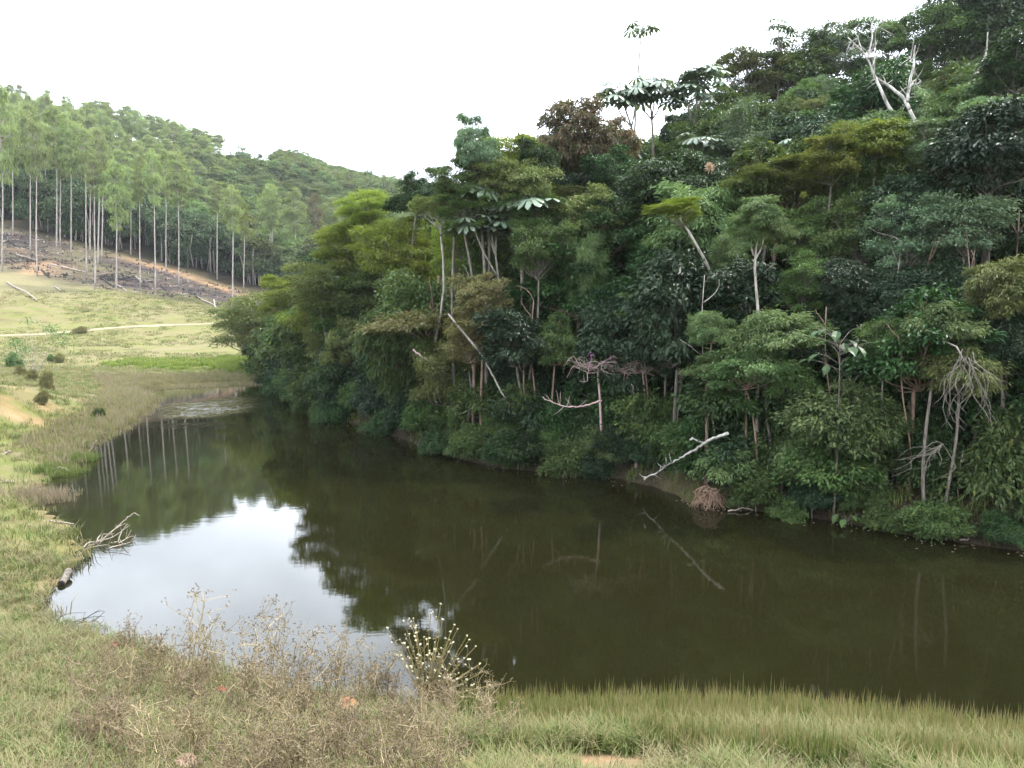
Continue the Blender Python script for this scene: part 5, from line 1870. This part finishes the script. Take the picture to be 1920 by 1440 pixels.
def weed_meshes(seed, H, n, fine=1.0):
    g = np.random.default_rng(seed)
    st, sdm = MB(), MB()
    for k in range(n):
        a = g.uniform(0, 6.283)
        lean = g.uniform(.05, .45) * H
        top = np.array([math.cos(a) * lean, math.sin(a) * lean, H * g.uniform(.6, 1.0)])
        P = curve_path(np.array([g.normal() * .03, g.normal() * .03, 0]), top, 7, .05, 0, g)
        st.tube(P, np.linspace(.0062, .0030, 7) * fine, 3, g.uniform(), False)
        for q in range(6):
            i = g.integers(2, 7)
            e = P[i] + np.array([g.normal() * .10, g.normal() * .10, g.uniform(.03, .20)]) * H
            st.tube(np.array([P[i], (P[i] + e) / 2 + g.normal(size=3) * .01, e]), [.0040, .0030, .0022], 3, g.uniform(), False)
            for w in range(3):
                e2 = e + np.array([g.normal() * .04, g.normal() * .04, g.uniform(-.01, .07)])
                st.tube(np.array([e, e2]), [.0016, .0013], 3, g.uniform(), False)
                m = 3
                sdm.leaves(np.repeat(e2[None], m, 0) + g.normal(size=(m, 3)) * .004, g.normal(size=(m, 3)), g.normal(size=(m, 3)), .026, .015, g.uniform(size=m))
            m = 2
            sdm.leaves(P[g.integers(1, 7, m)] + g.normal(size=(m, 3)) * .02, g.normal(size=(m, 3)), g.normal(size=(m, 3)), .035, .008, g.uniform(size=m))
    return st.mesh('stems', M_stem, False), sdm.mesh('seed_heads', M_seed)


WEED = [weed_meshes(200 + i, h, n) for i, (h, n) in enumerate([(.85, 7), (.7, 8), (1.0, 6), (.6, 9), (.75, 8)])]
g = np.random.default_rng(401)
spots, WL = [], []
for px, py in [(245, 1230), (300, 1265), (360, 1290), (420, 1300), (470, 1310), (505, 1300), (545, 1318), (590, 1320), (640, 1322), (690, 1322), (725, 1320), (330, 1300), (450, 1335), (520, 1345), (620, 1350), (395, 1290), (565, 1312), (665, 1330), (705, 1318)]:
    spots.append((px, py, 1))
for k in range(92):
    px = g.uniform(120, 850) if k < 88 else g.uniform(830, 960)
    lo = np.interp(px, [0, 200, 300, 450, 900], [1180, 1245, 1290, 1320, 1335])
    spots.append((px, g.uniform(lo, 1520), 0))
for k, (px, py, edge) in enumerate(spots):
    c = hit_ground(px, py)
    if c is None or lake_sd(c[None, :2])[0] < 0.02:
        continue
    sm, hm = WEED[int(g.integers(0, len(WEED)))]
    if px < 180 and g.uniform() < .6:
        continue
    s = g.uniform(.75, 1.1) if edge else g.uniform(.45, .8)
    lab = 'dry twiggy weed with dark seed heads standing against the bright water' if edge else 'low dry brown weed among the straw grass of the near bank'
    WL.append((px, c[1], edge, None))
    e = empty('dry_weed', tuple(c), lab, 'weed', 'dry weeds against the water' if edge else 'dry weeds on the near bank')
    e.rotation_euler = (g.normal() * .08, g.normal() * .08, g.uniform(0, 6.28))
    e.scale = (s, s, s)
    mobj('stems', sm, e)
    mobj('seed_heads', hm, e)['kind'] = 'stuff'
    WL[-1] = (px, c[1], edge, e)


WL.sort(key=lambda t: t[0])
near_d = sorted(t[1] for t in WL if not t[2])
cuts = [near_d[len(near_d) // 3], near_d[2 * len(near_d) // 3]]
cnt = {}
for px, d, edge, e in WL:
    row = 'edge' if edge else 'front' if d < cuts[0] else 'middle' if d < cuts[1] else 'back'
    k = cnt[row] = cnt.get(row, -1) + 1
    if edge:
        e['label'] = 'dry twiggy weed against the bright water, %s from the left' % ORD[min(k, 29)]
    else:
        e['label'] = 'low dry brown weed in the straw grass, %s from the left in the %s row' % (ORD[min(k, 56)], row)


# flowering weed clump with white tufted heads
def head_mesh():
    g = np.random.default_rng(9)
    mb = MB()
    n = 26
    d = g.normal(size=(n, 3))
    d[:, 2] = np.abs(d[:, 2]) + .1
    mb.leaves(np.zeros((n, 3)), d, g.normal(size=(n, 3)), .021, .009, g.uniform(size=n))
    return mb.mesh('flower_head', M_fluff)


HEAD = head_mesh()
c = hit_ground(800, 1325)
D = c[1]
e = empty('flowering_weed', tuple(c), 'tall weed clump with olive stems and fluffy white flower heads, lower centre', 'weed')
st = MB()
g = np.random.default_rng(12)
tips = [(826, 1133), (808, 1150), (775, 1160), (768, 1160), (757, 1165), (726, 1178), (830, 1162), (852, 1172), (858, 1180), (780, 1178), (795, 1195), (815, 1205), (842, 1200), (750, 1200), (735, 1205),
        (876, 1192), (892, 1212), (880, 1200), (765, 1215), (805, 1225), (850, 1205), (870, 1235), (900, 1245), (905, 1260), (745, 1230), (830, 1240), (790, 1245), (860, 1262), (885, 1255), (770, 1250), (815, 1262), (840, 1270), (918, 1285), (905, 1300), (912, 1312), (895, 1290), (760, 1190), (845, 1185)]
for k, (a, b) in enumerate(tips):
    T = at(a, b, D + g.normal() * .12) - c
    P = poly_path([np.array([g.normal() * .05, g.normal() * .05, 0]), T * np.array([.55, .6, .62]) + np.array([g.normal() * .02, 0, 0]), T], 7)
    st.tube(P, np.linspace(.008, .004, 7), 4, g.uniform(), False)
    for q in range(4):
        base = P[g.integers(3, 6)]
        tp = base + np.array([g.normal() * .05, g.normal() * .05, g.uniform(.05, .14)]) if q else T
        if q:
            st.tube(np.array([base, (base + tp) / 2 + g.normal(size=3) * .008, tp]), [.0035, .003, .0022], 3, g.uniform(), False)
        s = g.uniform(.7, 1.15)
        mobj('flower_head', HEAD, e, tuple(tp), (g.normal() * .3, g.normal() * .3, g.uniform(0, 6)), (s, s, s))
    m = 10
    st.leaves(P[g.integers(1, 6, m)], g.normal(size=(m, 3)), g.normal(size=(m, 3)), .06, .010, g.uniform(size=m))
mobj('stems', st.mesh('stems', M_stem2), e)

# fallen leaves caught in the weeds
def flat_mat(name, c):
    return leaf_mat(name, tuple(.85 * v for v in c), c, trans=.3)


for px, py, L, colr, rot, lab in [(538, 1390, .13, (.75, .42, .03), (.5, .3, 1.0), 'bright yellow leaf lying among the dry weeds'),
                                  (632, 1318, .26, (.42, .20, .10), (.9, .1, .2), 'long pinkish-brown dead leaf near the water edge'),
                                  (407, 1291, .11, (.50, .16, .05), (.6, .2, .4), 'orange-brown dead leaf at the weed edge left of centre'),
                                  (350, 1367, .15, (.30, .10, .04), (.4, 1.2, 1.2), 'dark reddish-brown leaf hanging in the dry weeds'),
                                  (207, 1206, .14, (.12, .035, .03), (1.0, .4, .6), 'dark red dead leaf standing at the water, left one of three'),
                                  (222, 1208, .11, (.13, .04, .035), (1.2, .8, 1.6), 'dark red dead leaf standing at the water, middle of three'),
                                  (240, 1200, .11, (.14, .05, .04), (1.1, .3, 2.6), 'dark red dead leaf standing at the water, right one of three'),
                                  (327, 1425, .20, (.38, .26, .18), (.7, .2, .3), 'pale curled dry leaf at the bottom edge'),
                                  (434, 1358, .10, (.36, .28, .24), (.8, .4, 2.0), 'small greyish curled leaf in the weeds')]:
    c = hit_ground(px, py + 12)
    c[2] += .12
    me = BIG.copy()
    me.materials.clear()
    me.materials.append(flat_mat('fallen_leaf_%d' % px, colr))
    s = L / .42
    o = mobj('fallen_leaf', me, None, tuple(at(px, py, c[1] - .15)), rot, (s, s * 1.1, s * .8))
    tag(o, lab, 'leaf')

# ------------------------------------------------------------------ left margin: log in the water, sticks, sapling
c = on_level(118, 1094)
mb = MB()
P = poly_path([(-.10, .36, .12), (-.02, .12, .07), (.03, -.10, .03)], 8)
mb.tube(P, np.linspace(.060, .066, 8), 12, .5)
e = empty('log', tuple(c), 'short grey-brown log with dark cut end lying at the left water edge', 'log')
mobj('stem', mb.mesh('stem', BK['grey'], True), e)
mb = MB()
dd = unit(P[-1] - P[-2])
mb.tube(np.array([P[-1] - dd * .004, P[-1] + dd * .006]), [.063, .063], 12, .5)
mobj('cut_end', mb.mesh('cut_end', BK['char']), e)
Dl = on_level(205, 1015)[1]
def sticks(name, c, n, box, r, bark, lab, up=.35):
    mb = MB()
    for k in range(n):
        p0 = np.array([random.uniform(-box[0], box[0]) * .6, random.uniform(-box[1], box[1]) * .6, 0.0])
        p1 = p0 + np.array([random.uniform(.2, 1) * box[0], random.uniform(-.2, 1) * box[1], random.uniform(-.05, up)])
        P = curve_path(p0, p1, 7, .10)
        mb.tube(P, np.linspace(r, r * .35, 7), 4, .5, False)
        i = random.randrange(2, 6)
        mb.tube(np.array([P[i], P[i] + np.array([random.uniform(-.1, .3), random.uniform(-.2, .2), random.uniform(.0, .25)])]), [r * .5, r * .2], 3, .5, False)
    return tag(mobj(name, mb.mesh(name, BK[bark], True), None, tuple(c)), lab, 'branches')


sticks('sunken_branches', on_level(195, 1020), 12, (.55, .6), .016, 'dead', 'cluster of dead branches sticking out of the pond by the left bank')
dead_branch('driftwood', [(218, 988), (238, 972), (250, 962), (262, 966)], on_level(225, 988)[1], on_level(225, 988)[1] + .3, .02, .008, 'dead', 'crooked dead branch tip rising from the pond near the left bank', 'branch')
dead_branch('driftwood', [(168, 846), (178, 830), (182, 826)], on_level(168, 846)[1], on_level(168, 846)[1], .03, .02, 'dead', 'pale stick standing in the water at the left margin', 'stick')
dead_branch('driftwood', [(70, 976), (100, 978), (138, 982)], on_level(100, 981)[1], on_level(105, 983)[1], .04, .015, 'dead', 'long pale stick lying out into the pond at the left edge', 'stick')
dead_branch('driftwood', [(90, 880), (115, 876), (132, 884)], on_level(110, 888)[1], on_level(110, 888)[1], .03, .012, 'dead', 'pale stick across the green reed clump', 'stick')
dead_branch('driftwood', [(-10, 905), (25, 903)], hit_ground(10, 905)[1], hit_ground(10, 905)[1], .05, .04, 'dead', 'grey log end at the left picture edge', 'log')
dead_branch('driftwood', [(0, 856), (20, 846)], hit_ground(10, 852)[1] - .1, hit_ground(10, 852)[1], .05, .03, 'dead', 'short pale stick on the left bank grass', 'stick')
sticks('sunken_branches', on_level(125, 1170), 7, (.5, .3), .009, 'char', 'thin dark twigs in the water at the near left corner of the pond', .2)

# sapling on the left bank, dark shrubs on the bank edge, small meadow bushes
c = hit_ground(62, 703)
D = c[1]
e = empty('sapling', tuple(c), 'small sparse pale sapling standing on the left bank', 'sapling')
br = []
for a, b in [(55, 600), (75, 605), (95, 615), (118, 620), (30, 640), (18, 645), (40, 610), (85, 640), (60, 625), (110, 640)]:
    br.append(([c, at(62 + (a - 62) * .3, 690, D), at(62 + (a - 62) * .5, (b + 690) / 2, D + random.uniform(-.3, .3)), at(a, b, D + random.uniform(-.4, .4))], .022, .006))
branchy(e, br, 'pale', 5)
lv = MB()
gq = np.random.default_rng(8)
for a, b, n in [(55, 602, 50), (98, 618, 80), (118, 628, 70), (28, 642, 90), (40, 655, 70), (118, 645, 40), (90, 612, 40), (38, 668, 40)]:
    p = at(a, b, D) - c
    lv.leaves(p + gq.normal(size=(n, 3)) * np.array([.28, .25, .16]), gq.normal(size=(n, 3)) + np.array([0, 0, -.4]), gq.normal(size=(n, 3)) + np.array([0, 0, 1]), .20, .085, gq.uniform(size=n))
mobj('crown', lv.mesh('crown', LM['lance']), e)
for px, py, hw, hh, leaf, lab in [(88, 735, 14, 20, 'brown', 'olive-brown shrub on the lip of the left bank scar'), (78, 758, 15, 10, 'brown', 'low olive-brown shrub at the foot of the left bank scar'),
                                  (62, 715, 14, 10, 'brown', 'small dull olive shrub behind the left bank scar'), (40, 706, 14, 8, 'brown', 'dull olive shrub at the top of the left bank knoll'),
                                  (25, 690, 18, 12, 'lance', 'pale bushy growth at the left edge behind the knoll'), (112, 680, 12, 8, 'brown', 'small brownish bush on the meadow beside the sapling'),
                                  (95, 678, 10, 6, 'lance', 'pale green tuft bush next to the sapling'), 
                                  (150, 625, 16, 5, 'brown', 'flat brownish scrub beside the dirt path'),
                                  
                                  
                                  (185, 786, 14, 10, 'mid', 'green tussock at the inner edge of the left reeds')]:
    c = hit_ground(px, py)
    if c is None:
        continue
    r = hw / FPX * c[1] * .8
    rz = hh / FPX * c[1] * 1.7
    tree('low_shrub', c, c + np.array([0, 0, rz * .5]), r, rz, 'shrub', leaf, 'grey', label=lab, cat='shrub')

# ------------------------------------------------------------------ haze
def build_haze():
    V = np.array([(x, y, z) for x in (-420, 420) for y in (-60, 620) for z in (-2.6, 108)], float)
    F = np.array([(0, 1, 3, 2), (4, 6, 7, 5), (0, 4, 5, 1), (2, 3, 7, 6), (0, 2, 6, 4), (1, 5, 7, 3)])
    m, nd, lk, out = new_mat('pale_air')
    v = nd.new('ShaderNodeVolumePrincipled')
    v.inputs['Color'].default_value = (0.9, 0.95, 1.0, 1)
    v.inputs['Density'].default_value = 0.00014
    v.inputs['Anisotropy'].default_value = 0.3
    lk.new(v.outputs[0], out.inputs['Volume'])
    o = mobj('haze', np_mesh('haze', V, [F], m))
    tag(o, 'pale hazy air over the valley', 'haze', kind='stuff')


HAZE = True
if HAZE:
    build_haze()
